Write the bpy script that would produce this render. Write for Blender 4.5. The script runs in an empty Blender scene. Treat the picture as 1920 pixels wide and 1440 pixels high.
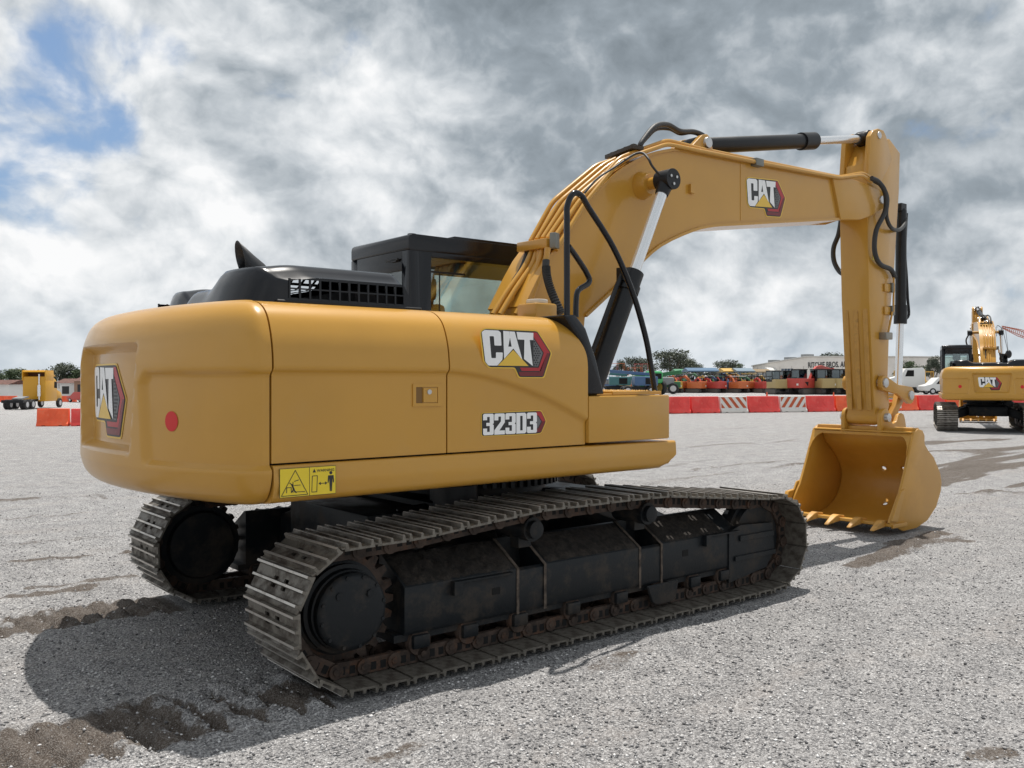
import bpy, bmesh, math, random
import numpy as np
from mathutils import Vector, Matrix
random.seed(7); rng = np.random.RandomState(5)
PI = math.pi; R = math.radians
sc = bpy.context.scene
COL = sc.collection

# ------------------------------------------------------------ camera
FPX, HOR = 1700.0, 712.0
AL = math.atan2(2080, 1700)
CF = Vector((math.cos(AL), math.sin(AL), 0)); CR = Vector((math.sin(AL), -math.cos(AL), 0))
CP = Vector((-4.166, -5.561, 1.62))
cam = bpy.data.cameras.new("camera"); camo = bpy.data.objects.new("camera", cam); COL.objects.link(camo)
cam.sensor_width = 36; cam.lens = 36 * FPX / 1920; cam.clip_start = .05; cam.clip_end = 4000
cam.shift_y = (HOR - 720) / 1920
camo.location = CP; camo.rotation_euler = (PI / 2, 0, AL - PI / 2)
sc.camera = camo

# ------------------------------------------------------------ sun, sky, exposure
SUN = Vector((.22, .19, 1)).normalized()
sl = bpy.data.lights.new("sun", 'SUN'); sl.energy = 4.6; sl.angle = R(.55); sl.color = (1, .955, .89)
so = bpy.data.objects.new("sun", sl); COL.objects.link(so)
so.rotation_euler = SUN.to_track_quat('Z', 'Y').to_euler()
sc.view_settings.view_transform = 'Standard'; sc.view_settings.look = 'None'
sc.view_settings.exposure = .10; sc.view_settings.gamma = 1; sc.view_settings.use_curve_mapping = False

class NT:
    def __init__(s, nt): s.nt = nt; s.n = nt.nodes; s.l = nt.links
    def node(s, t, **k):
        n = s.n.new(t)
        for a, b in k.items(): setattr(n, a, b)
        return n
    def put(s, sock, v):
        if isinstance(v, bpy.types.NodeSocket): s.l.new(v, sock)
        elif isinstance(v, (tuple, list, Vector)):
            v = tuple(v)
            if sock.type == 'RGBA' and len(v) == 3: v = v + (1,)
            sock.default_value = v
        else: sock.default_value = v
    def math(s, op, a, b=0.0, c=None, clamp=False):
        n = s.node('ShaderNodeMath', operation=op); n.use_clamp = clamp
        s.put(n.inputs[0], a); s.put(n.inputs[1], b)
        if c is not None: s.put(n.inputs[2], c)
        return n.outputs[0]
    def vmath(s, op, a, b=(0, 0, 0), out=0):
        n = s.node('ShaderNodeVectorMath', operation=op); s.put(n.inputs[0], a)
        if op == 'SCALE': s.put(n.inputs[3], b)
        else: s.put(n.inputs[1], b)
        return n.outputs[out]
    def noise(s, vec, scale, detail=4, rough=.5, dist=0.0, out=0):
        n = s.node('ShaderNodeTexNoise'); s.put(n.inputs['Vector'], vec)
        n.inputs['Scale'].default_value = scale; n.inputs['Detail'].default_value = detail
        n.inputs['Roughness'].default_value = rough; n.inputs['Distortion'].default_value = dist
        return n.outputs[out]
    def voro(s, vec, scale, feature='F1', rnd=1.0):
        n = s.node('ShaderNodeTexVoronoi', feature=feature); s.put(n.inputs['Vector'], vec)
        n.inputs['Scale'].default_value = scale; n.inputs['Randomness'].default_value = rnd
        return n
    def ramp(s, f, stops, interp='LINEAR'):
        n = s.node('ShaderNodeValToRGB'); s.put(n.inputs[0], f); cr = n.color_ramp; cr.interpolation = interp
        while len(cr.elements) < len(stops): cr.elements.new(.5)
        for e, (p, c) in zip(cr.elements, stops):
            e.position = p; e.color = (c, c, c, 1) if isinstance(c, (int, float)) else tuple(c) + (1,)
        return n.outputs[0]
    def mix(s, f, a, b, mode='MIX'):
        n = s.node('ShaderNodeMix', data_type='RGBA', blend_type=mode)
        s.put(n.inputs[0], f); s.put(n.inputs[6], a); s.put(n.inputs[7], b)
        return n.outputs[2]
    def maprange(s, v, a, b, c=0.0, d=1.0, smooth=True):
        n = s.node('ShaderNodeMapRange', interpolation_type='SMOOTHSTEP' if smooth else 'LINEAR')
        s.put(n.inputs[0], v)
        for i, q in enumerate((a, b, c, d)): n.inputs[i + 1].default_value = q
        return n.outputs[0]

def pdir(u, v): return (CF + CR * ((u - 960) / FPX) + Vector((0, 0, (HOR - v) / FPX))).normalized()

w = bpy.data.worlds.new("World"); sc.world = w; w.use_nodes = True
W = NT(w.node_tree); W.n.clear()
tc = W.node('ShaderNodeTexCoord'); D = W.vmath('NORMALIZE', tc.outputs['Generated'])
sky = W.node('ShaderNodeTexSky', sky_type='NISHITA'); sky.sun_disc = False
sky.sun_elevation = math.asin(SUN.z); sky.sun_rotation = math.atan2(SUN.x, SUN.y); sky.dust_density = 1.2; sky.air_density = 1.1
sep = W.node('ShaderNodeSeparateXYZ'); W.put(sep.inputs[0], D)
P = W.vmath('MULTIPLY', D, (1, 1, 1.25))
SKL = (.65, 1.0, .665)
def blobs(lst):
    acc = 0.0
    for (u, v, ru, wt) in lst:
        d = W.vmath('DOT_PRODUCT', D, tuple(pdir(u, v)), out=1)
        k = 2.0 / (ru / FPX) ** 2 / 2
        g = W.math('MULTIPLY', W.math('EXPONENT', W.math('MULTIPLY', W.math('SUBTRACT', d, 1.0), k)), wt)
        acc = g if acc == 0.0 else W.math('ADD', acc, g)
    return acc
warp = W.vmath('SCALE', W.vmath('SUBTRACT', W.noise(P, 6.0, 5, .5, out=1), (.5, .5, .5)), .08)
PW = W.vmath('ADD', P, warp)
def billow(vec, scale, det=4, rough=.55):
    n = W.node('ShaderNodeTexVoronoi', feature='F1'); W.put(n.inputs['Vector'], vec); n.inputs['Scale'].default_value = scale
    n.inputs['Detail'].default_value = det; n.inputs['Roughness'].default_value = rough; n.normalize = True
    return W.math('SUBTRACT', 1.0, n.outputs['Distance'])
n1 = W.noise(PW, 4.6, 8, .55)
b1 = billow(PW, 6.5, 2, .5); b1s = billow(W.vmath('ADD', PW, (.012, .010, .040)), 6.5, 2, .5)
n2 = W.noise(PW, 13.0, 7, .52); n2s = W.noise(W.vmath('ADD', PW, (.006, .004, .018)), 13.0, 6, .52)
n3 = W.noise(W.vmath('ADD', PW, (3.1, 7.7, 0)), 2.8, 5, .52)
holes = blobs([(40, 255, 105, .205), (175, 35, 50, .20), (235, 268, 55, .18), (0, 110, 70, .13), (60, 400, 70, .12), (690, 92, 26, .10), (1840, 545, 45, .12), (330, 110, 28, .08)])
cov = W.math('SUBTRACT', W.math('ADD', W.math('MULTIPLY', n1, .7), W.math('ADD', W.math('MULTIPLY', n2, .40), W.math('MULTIPLY', b1, .16))), holes)
covm = W.maprange(cov, .38, .54)
dark = blobs([(1080, 90, 190, .30), (1450, 60, 200, .20), (820, 20, 90, .12), (1640, 400, 130, .24), (1850, 340, 110, .14), (470, 330, 90, .20), (1130, 540, 130, .24), (540, 440, 70, .16), (1020, 330, 100, .08), (760, 470, 110, .14), (1420, 470, 120, .10), (860, 590, 100, .06),
              (640, 190, 80, -.20), (300, 60, 110, -.18), (400, 370, 70, -.20), (1430, 610, 100, -.18), (1820, 150, 100, -.18), (60, 500, 70, -.16), (760, 120, 50, -.18), (330, 260, 60, .10), (860, 260, 80, -.14), (1330, 650, 110, -.10), (1620, 640, 100, -.12), (700, 370, 50, -.14), (280, 560, 140, -.08), (1780, 560, 90, -.12)])
lit = W.math('ADD', W.math('MULTIPLY', W.math('SUBTRACT', b1, b1s), SKL[0]), W.math('MULTIPLY', W.math('SUBTRACT', n2, n2s), SKL[1]))
br = W.math('ADD', W.math('ADD', SKL[2], W.math('MULTIPLY', W.math('SUBTRACT', .5, n3), .75)), W.math('ADD', lit, W.math('MULTIPLY', W.math('SUBTRACT', n2, .5), .45)))
br = W.math('SUBTRACT', br, dark)
cc = W.ramp(br, [(.05, (.20, .235, .265)), (.35, (.30, .345, .385)), (.60, (.52, .56, .595)), (.82, (.74, .765, .785)), (1.0, (.90, .905, .91))])
hz = W.maprange(sep.outputs[2], 0.0, .10, 0.0, 1.0)
cc = W.mix(W.math('SUBTRACT', .5, W.math('MULTIPLY', hz, .5)), cc, (.56, .64, .71))
blue = W.mix(.55, W.vmath('SCALE', sky.outputs[0], 1.2), (1.7, 3.0, 5.4))
scol = W.mix(covm, blue, W.vmath('SCALE', cc, 10.0))
# added grey dims the unseen sky overhead, lowering the ambient fill light
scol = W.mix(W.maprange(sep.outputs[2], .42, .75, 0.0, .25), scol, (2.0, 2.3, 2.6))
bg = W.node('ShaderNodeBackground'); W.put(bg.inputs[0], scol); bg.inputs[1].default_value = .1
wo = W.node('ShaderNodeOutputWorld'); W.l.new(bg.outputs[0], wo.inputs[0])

# ------------------------------------------------------------ helpers
def raydir(u, v): return CF + CR * ((u - 960) / FPX) + Vector((0, 0, (HOR - v) / FPX))
def at(u, v, y):
    r = raydir(u, v); t = (y - CP.y) / r.y; p = CP + r * t
    return (p.x, p.z)
def S(x, a, b):
    t = np.clip((x - a) / (b - a), 0, 1); return t * t * (3 - 2 * t)
def gz(x, y):
    dx = x - CP.x; dy = y - CP.y
    Z = dx * CF.x + dy * CF.y; X = dx * CR.x + dy * CR.y
    a = X / np.maximum(Z, 1.0)
    return -1.5 * S(Z, 13, 95) * S(-a, .22, .45)
def wp(u, Z):
    p = CP + CF * Z + CR * ((u - 960) / FPX * Z)
    return Vector((p.x, p.y, float(gz(np.float64(p.x), np.float64(p.y)))))

MATS = {}
def mat(name, col, rough=.5, metal=0.0, coat=0.0, var=0.0, vscale=3.0, col2=None, dirt=0.0, dcol=(.25, .21, .17), dscale=4.0, bump=0.0, bscale=60, spec=.5, dlo=.5, dhi=.7):
    if name in MATS: return MATS[name]
    m = bpy.data.materials.new(name); m.use_nodes = True; T = NT(m.node_tree)
    b = T.n['Principled BSDF']; tcn = T.node('ShaderNodeTexCoord'); V = tcn.outputs['Object']
    c = tuple(col) + (1,)
    if var > 0:
        f = T.noise(V, vscale, 5, .6)
        c2 = col2 if col2 else tuple(min(1, x * (1 + var)) for x in col); c1 = tuple(x * (1 - var) for x in col) if not col2 else col
        c = T.mix(T.maprange(f, .35, .65), c1, c2)
    r = rough
    if dirt > 0:
        f = T.maprange(T.noise(V, dscale, 7, .68), dlo, dhi); f = T.math('MULTIPLY', f, dirt)
        c = T.mix(f, c, dcol); r = T.math('ADD', rough, T.math('MULTIPLY', f, .5 * (1 - rough)))
    T.put(b.inputs['Base Color'], c); T.put(b.inputs['Roughness'], r)
    b.inputs['Metallic'].default_value = metal; b.inputs['Coat Weight'].default_value = coat; b.inputs['Coat Roughness'].default_value = .08
    b.inputs['Specular IOR Level'].default_value = spec
    if bump > 0:
        bn = T.node('ShaderNodeBump'); bn.inputs['Strength'].default_value = bump; bn.inputs['Distance'].default_value = .01
        T.put(bn.inputs['Height'], T.noise(V, bscale, 4, .6)); T.l.new(bn.outputs[0], b.inputs['Normal'])
    MATS[name] = m
    return m
YEL = mat('machine_yellow', (.535, .278, .040), .32, spec=.4, coat=.35, var=.035, vscale=1.2, dirt=.10, dcol=(.42, .30, .16), dscale=1.5, bump=.015, bscale=14)
YEL2 = mat('machine_yellow_bucket', (.53, .268, .036), .42, coat=.1, var=.06, vscale=2.5, dirt=.15, dcol=(.42, .28, .14), dscale=5, bump=.03)
BLK = mat('black_gloss', (.006, .007, .010), .19, coat=.1, spec=.35, dirt=.06, dcol=(.05, .05, .05), dscale=2.5, bump=.03, bscale=6)
BLS = mat('black_satin', (.009, .010, .012), .40, spec=.35, dirt=.25, dcol=(.04, .036, .03), dscale=5, bump=.06)
UND = mat('under_paint', (.010, .0125, .015), .45, spec=.25, dirt=.75, dcol=(.055, .044, .035), dscale=4.5, bump=.12, dlo=.47, dhi=.66)
MUD = mat('dried_mud', (.020, .016, .013), .95, var=.5, vscale=18, dirt=.6, dcol=(.065, .050, .038), dscale=22, bump=.9, bscale=40)
TRK = mat('track_steel', (.17, .155, .132), .48, metal=.3, dirt=.95, dcol=(.055, .043, .033), dscale=7, bump=.35, bscale=50, dlo=.40, dhi=.62)
WORN = mat('worn_steel', (.55, .52, .48), .38, metal=.6, dirt=.6, dcol=(.20, .17, .14), dscale=9, bump=.2)
RST = mat('rusty_link', (.048, .032, .024), .7, metal=.2, var=.5, vscale=9, dirt=.7, dcol=(.12, .058, .032), dscale=11, bump=.3)
CHR = mat('chrome', (.80, .81, .82), .18, metal=.75)
STL = mat('pin_steel', (.55, .55, .55), .35, metal=.9)
HOS = mat('rubber_hose', (.028, .028, .028), .55, bump=.2, bscale=90)
DRK = mat('dark_interior', (.008, .008, .009), .9)
GAP = mat('seam_black', (.004, .004, .004), .9)
WHT = mat('decal_white', (.88, .88, .88), .35)
DBK = mat('decal_black', (.022, .022, .024), .4)
RED = mat('decal_red', (.42, .022, .030), .35)
RDD = mat('decal_dark_red', (.17, .012, .018), .35)
GLD = mat('decal_gold', (.78, .50, .06), .35)
DGY = mat('decal_grey', (.15, .15, .155), .45)
WYL = mat('warning_yellow', (.80, .60, .03), .4)
DOT = mat('dot_red', (.62, .012, .010), .4)
def glass(name, tint=(.75, .85, .84), refl=.16):
    m = bpy.data.materials.new(name); m.use_nodes = True; T = NT(m.node_tree); T.n.clear()
    t = T.node('ShaderNodeBsdfTransparent'); t.inputs[0].default_value = tint + (1,)
    g = T.node('ShaderNodeBsdfGlossy'); g.inputs[0].default_value = (.9, .95, .95, 1); g.inputs[1].default_value = .02
    fr = T.node('ShaderNodeFresnel'); fr.inputs[0].default_value = 1.5
    mx = T.node('ShaderNodeMixShader'); T.put(mx.inputs[0], T.math('ADD', fr.outputs[0], refl, clamp=True))
    T.l.new(t.outputs[0], mx.inputs[1]); T.l.new(g.outputs[0], mx.inputs[2])
    o = T.node('ShaderNodeOutputMaterial'); T.l.new(mx.outputs[0], o.inputs[0]); return m
GLS = glass('cab_glass', (.88, .95, .93), .10); GLF = glass('far_glass', (.30, .34, .34), .10)

def tag(o, label=None, cat=None, group=None, kind=None):
    if label: o['label'] = label
    if cat: o['category'] = cat
    if group: o['group'] = group
    if kind: o['kind'] = kind
    return o
def empty(name, loc=(0, 0, 0), rz=0, label=None, cat=None, group=None, scale=1.0):
    o = bpy.data.objects.new(name, None); COL.objects.link(o); o.location = loc; o.rotation_euler = (0, 0, rz)
    o.scale = (scale,) * 3; o.empty_display_size = .3
    return tag(o, label, cat, group)
KIDS = {}
def copy_tree(o, parent=None):
    c = o.copy(); COL.objects.link(c)
    if parent is not None: c.parent = parent
    for ch in list(o.children): copy_tree(ch, c)
    return c

class MB:
    def __init__(s): s.v = []; s.f = []; s.m = []
    def add(s, vs, fs, mi=0):
        b = len(s.v); s.v += [tuple(p) for p in vs]; s.f += [tuple(b + i for i in f) for f in fs]; s.m += [mi] * len(fs); return s
    def box(s, x0, x1, y0, y1, z0, z1, mi=0):
        if x0 > x1: x0, x1 = x1, x0
        if y0 > y1: y0, y1 = y1, y0
        if z0 > z1: z0, z1 = z1, z0
        return s.add([(x0, y0, z0), (x1, y0, z0), (x1, y1, z0), (x0, y1, z0), (x0, y0, z1), (x1, y0, z1), (x1, y1, z1), (x0, y1, z1)],
                     [(3, 2, 1, 0), (4, 5, 6, 7), (0, 1, 5, 4), (1, 2, 6, 5), (2, 3, 7, 6), (3, 0, 4, 7)], mi)
    def obox(s, c, sz, M, mi=0):
        t = MB().box(-sz[0] / 2, sz[0] / 2, -sz[1] / 2, sz[1] / 2, -sz[2] / 2, sz[2] / 2)
        return s.add([Vector(c) + M @ Vector(p) for p in t.v], t.f, mi)
    def bar(s, p, q, wd, ht, mi=0, up=(0, 0, 1)):
        p = Vector(p); q = Vector(q); d = (q - p); L = d.length; d.normalize()
        u = Vector(up); sd = d.cross(u)
        if sd.length < 1e-4: sd = d.cross(Vector((1, 0, 0)))
        sd.normalize(); u = sd.cross(d)
        M = Matrix((d, sd, u)).transposed()
        return s.obox((p + q) / 2, (L, wd, ht), M, mi)
    def prism(s, pts, a, b, axis='y', mi=0):
        n = len(pts)
        def mk(p, c):
            return {'y': (p[0], c, p[1]), 'x': (c, p[0], p[1]), 'z': (p[0], p[1], c)}[axis]
        vs = [mk(p, a) for p in pts] + [mk(p, b) for p in pts]
        fs = [tuple(range(n)), tuple(range(2 * n - 1, n - 1, -1))] + [(i + n, (i + 1) % n + n, (i + 1) % n, i) for i in range(n)]
        return s.add(vs, fs, mi)
    def tube(s, path, r, n=10, mi=0, cap=True):
        P_ = [Vector(p) for p in path]; vs = []; fs = []; prev = None
        for i, p in enumerate(P_):
            d = (P_[min(i + 1, len(P_) - 1)] - P_[max(i - 1, 0)]).normalized()
            if prev is None:
                a = d.orthogonal().normalized()
            else:
                a = (prev - d * prev.dot(d))
                a = a.normalized() if a.length > 1e-6 else d.orthogonal().normalized()
            prev = a; b = d.cross(a)
            rr = r[i] if isinstance(r, (list, tuple)) else r
            for k in range(n):
                t = 2 * PI * k / n; vs.append(p + (a * math.cos(t) + b * math.sin(t)) * rr)
        for i in range(len(P_) - 1):
            for k in range(n): fs.append((i * n + k, i * n + (k + 1) % n, (i + 1) * n + (k + 1) % n, (i + 1) * n + k))
        if cap: fs.append(tuple(range(n - 1, -1, -1))); fs.append(tuple((len(P_) - 1) * n + k for k in range(n)))
        return s.add(vs, fs, mi)
    def cyl(s, p, q, r, r2=None, n=24, mi=0):
        return s.tube([p, q], [r, r if r2 is None else r2], n, mi)
    def lathe(s, prof, o, ax=(0, 0, 1), n=32, mi=0):
        o = Vector(o); d = Vector(ax).normalized()
        return s.tube([o + d * h for h, r in prof], [max(r, 1e-4) for h, r in prof], n, mi)
    def ell(s, c, r, nu=10, nv=7, mi=0):
        vs = []; fs = []
        for j in range(nv + 1):
            ph = PI * j / nv
            for i in range(nu):
                th = 2 * PI * i / nu
                vs.append((c[0] + r[0] * math.sin(ph) * math.cos(th), c[1] + r[1] * math.sin(ph) * math.sin(th), c[2] + r[2] * math.cos(ph)))
        for j in range(nv):
            for i in range(nu): fs.append((j * nu + i, (j + 1) * nu + i, (j + 1) * nu + (i + 1) % nu, j * nu + (i + 1) % nu))
        return s.add(vs, fs, mi)
    def grid(s, fn, nu, nv, mi=0, flip=False):
        vs = [fn(i, j) for j in range(nv) for i in range(nu)]; fs = []
        for j in range(nv - 1):
            for i in range(nu - 1):
                q = (j * nu + i, j * nu + i + 1, (j + 1) * nu + i + 1, (j + 1) * nu + i)
                fs.append(q[::-1] if flip else q)
        return s.add(vs, fs, mi)
    def build(s, name, mats, parent=None, bevel=0.0, seg=2, ang=32, loc=None, recalc=True):
        me = bpy.data.meshes.new(name); me.from_pydata(s.v, [], s.f)
        mats = mats if isinstance(mats, (list, tuple)) else [mats]
        for m in mats: me.materials.append(m)
        me.polygons.foreach_set('material_index', s.m)
        bm = bmesh.new(); bm.from_mesh(me)
        bmesh.ops.remove_doubles(bm, verts=bm.verts, dist=1e-5)
        if recalc: bmesh.ops.recalc_face_normals(bm, faces=bm.faces)
        if bevel > 0:
            es = [e for e in bm.edges if len(e.link_faces) == 2 and e.calc_face_angle(0) > R(28)]
            bmesh.ops.bevel(bm, geom=es, offset=bevel, segments=seg, affect='EDGES', profile=.5, clamp_overlap=True)
        bm.to_mesh(me); bm.free()
        me.polygons.foreach_set('use_smooth', [True] * len(me.polygons))
        me.set_sharp_from_angle(angle=R(ang)); me.update()
        o = bpy.data.objects.new(name, me); COL.objects.link(o)
        if parent is not None: o.parent = parent
        if loc is not None: o.location = loc
        return o
def catmull(pts, n=6):
    P_ = [Vector(p) for p in pts]; out = []
    for i in range(len(P_) - 1):
        a = P_[max(i - 1, 0)]; b = P_[i]; c = P_[i + 1]; d = P_[min(i + 2, len(P_) - 1)]
        for k in range(n):
            t = k / n
            out.append(.5 * ((2 * b) + (c - a) * t + (2 * a - 5 * b + 4 * c - d) * t * t + (3 * b - a - 3 * c + d) * t ** 3))
    out.append(P_[-1]); return out
def rounded(pts, r, n=4):
    out = []; m = len(pts)
    for i in range(m):
        p = Vector(pts[i]); a = Vector(pts[i - 1]); b = Vector(pts[(i + 1) % m])
        rr = r[i] if isinstance(r, (list, tuple)) else r
        if rr <= 0: out.append(tuple(p)); continue
        da = (a - p); db = (b - p); rr_a = min(rr, da.length * .45); rr_b = min(rr, db.length * .45)
        p0 = p + da.normalized() * rr_a; p1 = p + db.normalized() * rr_b
        for k in range(n + 1):
            t = k / n; q = p0 * (1 - t) ** 2 + p * 2 * t * (1 - t) + p1 * t * t; out.append(tuple(q))
    return out

# ------------------------------------------------------------ lettering and decals
def decal(name, shapes, fn, mats, parent, cuts=0, x0=0.0, x1=1.0):
    """shapes: (polygon, material index, layer); fn(x, y, layer) -> point on the surface"""
    bm = bmesh.new(); lay = bm.faces.layers.int.new('l')
    for pts, mi, L in shapes:
        b2 = bmesh.new(); vs = [b2.verts.new((p[0], p[1], 0)) for p in pts]; f = b2.faces.new(vs)
        bmesh.ops.triangulate(b2, faces=[f])
        for k in range(1, cuts):
            xx = x0 + (x1 - x0) * k / cuts
            bmesh.ops.bisect_plane(b2, geom=b2.verts[:] + b2.edges[:] + b2.faces[:], plane_co=(xx, 0, 0), plane_no=(1, 0, 0))
        mp = {v: bm.verts.new(fn(v.co.x, v.co.y, L)) for v in b2.verts}
        for f in b2.faces:
            g = bm.faces.new([mp[v] for v in f.verts]); g.material_index = mi
        b2.free()
    me = bpy.data.meshes.new(name)
    for m in mats: me.materials.append(m)
    bm.to_mesh(me); bm.free()
    o = bpy.data.objects.new(name, me); COL.objects.link(o); o.parent = parent
    return o
def text_polys(txt, size=1.0, offset=0.0):
    cu = bpy.data.curves.new('t', 'FONT'); cu.body = txt; cu.size = size; cu.offset = offset; cu.resolution_u = 3
    o = bpy.data.objects.new('t', cu); COL.objects.link(o)
    dg = bpy.context.evaluated_depsgraph_get(); me = o.evaluated_get(dg).to_mesh()
    out = [[(me.vertices[i].co.x, me.vertices[i].co.y) for i in p.vertices] for p in me.polygons]
    o.evaluated_get(dg).to_mesh_clear(); bpy.data.objects.remove(o); bpy.data.curves.remove(cu)
    return out
DM = [GLD, DBK, RED, RDD, DGY, WHT, WYL]
def logo_shapes():
    s = []
    s.append((rounded([(0, 262), (22, 287), (318, 287), (403, 150), (357, -6), (208, -6), (186, 52), (48, 52), (18, 90)], 14), 0, 0))
    s.append((rounded([(7, 262), (26, 280), (314, 280), (395, 150), (351, 1), (213, 1), (190, 59), (50, 59), (25, 92)], 12), 1, 1))
    s.append(([(285, 273), (312, 273), (388, 150), (371, 150), (300, 262), (285, 262)], 2, 2))
    s.append(([(300, 262), (371, 150), (334, 38), (348, 8), (388, 150)][:3] + [(334, 38), (226, 38), (216, 58), (322, 58), (352, 150), (292, 246), (292, 262)], 2, 2))
    s.append(([(371, 150), (388, 150), (346, 8), (217, 8), (208, 32), (326, 32)], 3, 2))
    s.append(([(292, 238), (346, 150), (318, 66), (292, 66)], 4, 2))
    for r_ in range(11):                                   # perforated grey field
        for c_ in range(4):
            x = 297 + c_ * 13 + (r_ % 2) * 6.5; y = 76 + r_ * 14
            if (y - 150) > 0 and x > 346 - (y - 150) * .61 - 8: continue
            if (y - 150) <= 0 and x > 346 - (150 - y) * .33 - 8: continue
            s.append(([(x + 5 * math.cos(a), y + 5 * math.sin(a)) for a in [PI / 3 * k for k in range(6)]], 1, 3))
    s.append((rounded([(9, 262), (24, 275), (97, 275), (110, 264), (114, 186), (76, 186), (73, 240), (50, 240), (60, 112), (84, 112), (84, 146), (121, 146), (119, 104), (92, 68), (44, 68), (28, 90)], 5), 5, 3))
    s.append(([(123, 274), (155, 273), (160, 236), (151, 182), (169, 182), (160, 236), (156, 273), (186, 272), (229, 104), (178, 171), (128, 108)], 5, 3))
    s.append(([(196, 271), (291, 270), (290, 226), (270, 226), (288, 68), (238, 110), (240, 226), (203, 226)], 5, 3))
    s.append(([(178, 163), (264, 68), (94, 68)], 0, 3))
    return [([(x / 400., y / 400.) for x, y in p], m, l) for p, m, l in s]
LOGO = logo_shapes()
D3 = [(.1, 2), (.9, 2), (1, 1.9), (1, 1.1), (.9, 1), (1, .9), (1, .1), (.9, 0), (.1, 0), (0, .1), (0, .62), (.38, .62), (.38, .3), (.62, .3), (.62, .85), (.3, .85), (.3, 1.15), (.62, 1.15), (.62, 1.7), (.38, 1.7), (.38, 1.4), (0, 1.4), (0, 1.9)]
D2 = [(.1, 2), (.9, 2), (1, 1.9), (1, 1.15), (.48, .38), (1, .38), (1, 0), (0, 0), (0, .42), (.62, 1.25), (.62, 1.7), (.38, 1.7), (.38, 1.35), (0, 1.35), (0, 1.9)]
DD = [[(0, 0), (.38, 0), (.38, 2), (0, 2)], [(.38, 2), (.85, 2), (1, 1.85), (1, .15), (.85, 0), (.38, 0), (.38, .3), (.62, .3), (.62, 1.7), (.38, 1.7)]]
def model_shapes():
    s = [(rounded([(-.14, -.1), (-.14, 2.1), (5.1, 2.2), (5.75, 2.2), (6.3, 1.1), (5.75, -.1), (5.1, -.2)], .2), 0, 0),
         (rounded([(-.08, -.05), (-.08, 2.05), (5.1, 2.12), (5.7, 2.12), (6.2, 1.1), (5.7, -.04), (5.1, -.1)], .18), 1, 1),
         ([(5.2, 2.08), (5.66, 2.08), (6.14, 1.1), (5.8, 1.1), (5.4, 1.7), (5.2, 1.7)], 2, 2), ([(5.8, 1.1), (6.14, 1.1), (5.66, .02), (5.2, .02), (5.2, .4), (5.4, .4)], 3, 2),
         ([(5.15, 1.6), (5.38, 1.6), (5.7, 1.1), (5.38, .5), (5.15, .5)], 4, 2)]
    for k, d in enumerate([[D3], [D2], [D3], DD, [D3]]):
        for poly in d: s.append(([(x + k * 1.06, y) for x, y in poly], 5, 3))
    return s
MODEL = model_shapes()
def warning_shapes():
    s = [([(0, 0), (1.0, 0), (1.0, .5), (0, .5)], 1, 0), ([(.008, .008), (.515, .008), (.515, .492), (.008, .492)], 6, 1), ([(.525, .008), (.992, .008), (.992, .492), (.525, .492)], 6, 1)]
    def ln(a, b, t=.006):
        a = Vector(a); b = Vector(b); d = (b - a).normalized() * t; n = Vector((-d.y, d.x))
        s.append(([tuple(a + n), tuple(b + n), tuple(b - n), tuple(a - n)], 1, 2))
    for a, b in [((.03, .03), (.49, .03)), ((.49, .03), (.27, .46)), ((.27, .46), (.03, .03)), ((.23, .26), (.23, .10)), ((.12, .08), (.12, .17)), ((.12, .17), (.2, .17)), ((.2, .17), (.2, .08)), ((.22, .09), (.44, .08)),
                 ((.25, .27), (.33, .29)), ((.25, .2), (.36, .2)), ((.56, .06), (.65, .06)), ((.65, .06), (.66, .34)), ((.66, .34), (.57, .34)), ((.57, .34), (.56, .06)), ((.70, .2), (.80, .2))]: ln(a, b)
    ln((.21, .22), (.25, .12), .014); ln((.24, .13), (.20, .08), .01); ln((.24, .13), (.29, .07), .01); ln((.17, .25), (.24, .19), .008)
    for x, d in ((.68, 1), (.84, -1)): s.append(([(x, .2), (x + .04 * d, .23), (x + .04 * d, .17)], 1, 2))
    s.append(([(.905 + .03 * math.cos(k * PI / 4), .375 + .03 * math.sin(k * PI / 4)) for k in range(8)], 1, 2))
    s.append(([(.855, .33), (.955, .33), (.965, .2), (.945, .2), (.935, .28), (.925, .05), (.908, .05), (.905, .17), (.902, .05), (.885, .05), (.875, .28), (.862, .2), (.845, .2)], 1, 2))
    s.append(([(.575, .40), (.635, .40), (.605, .465)], 1, 2))
    for p in text_polys('WARNING', .066, .001): s.append(([(x + .650, y + .405) for x, y in p], 1, 2))
    return s
WARN = warning_shapes()

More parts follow.
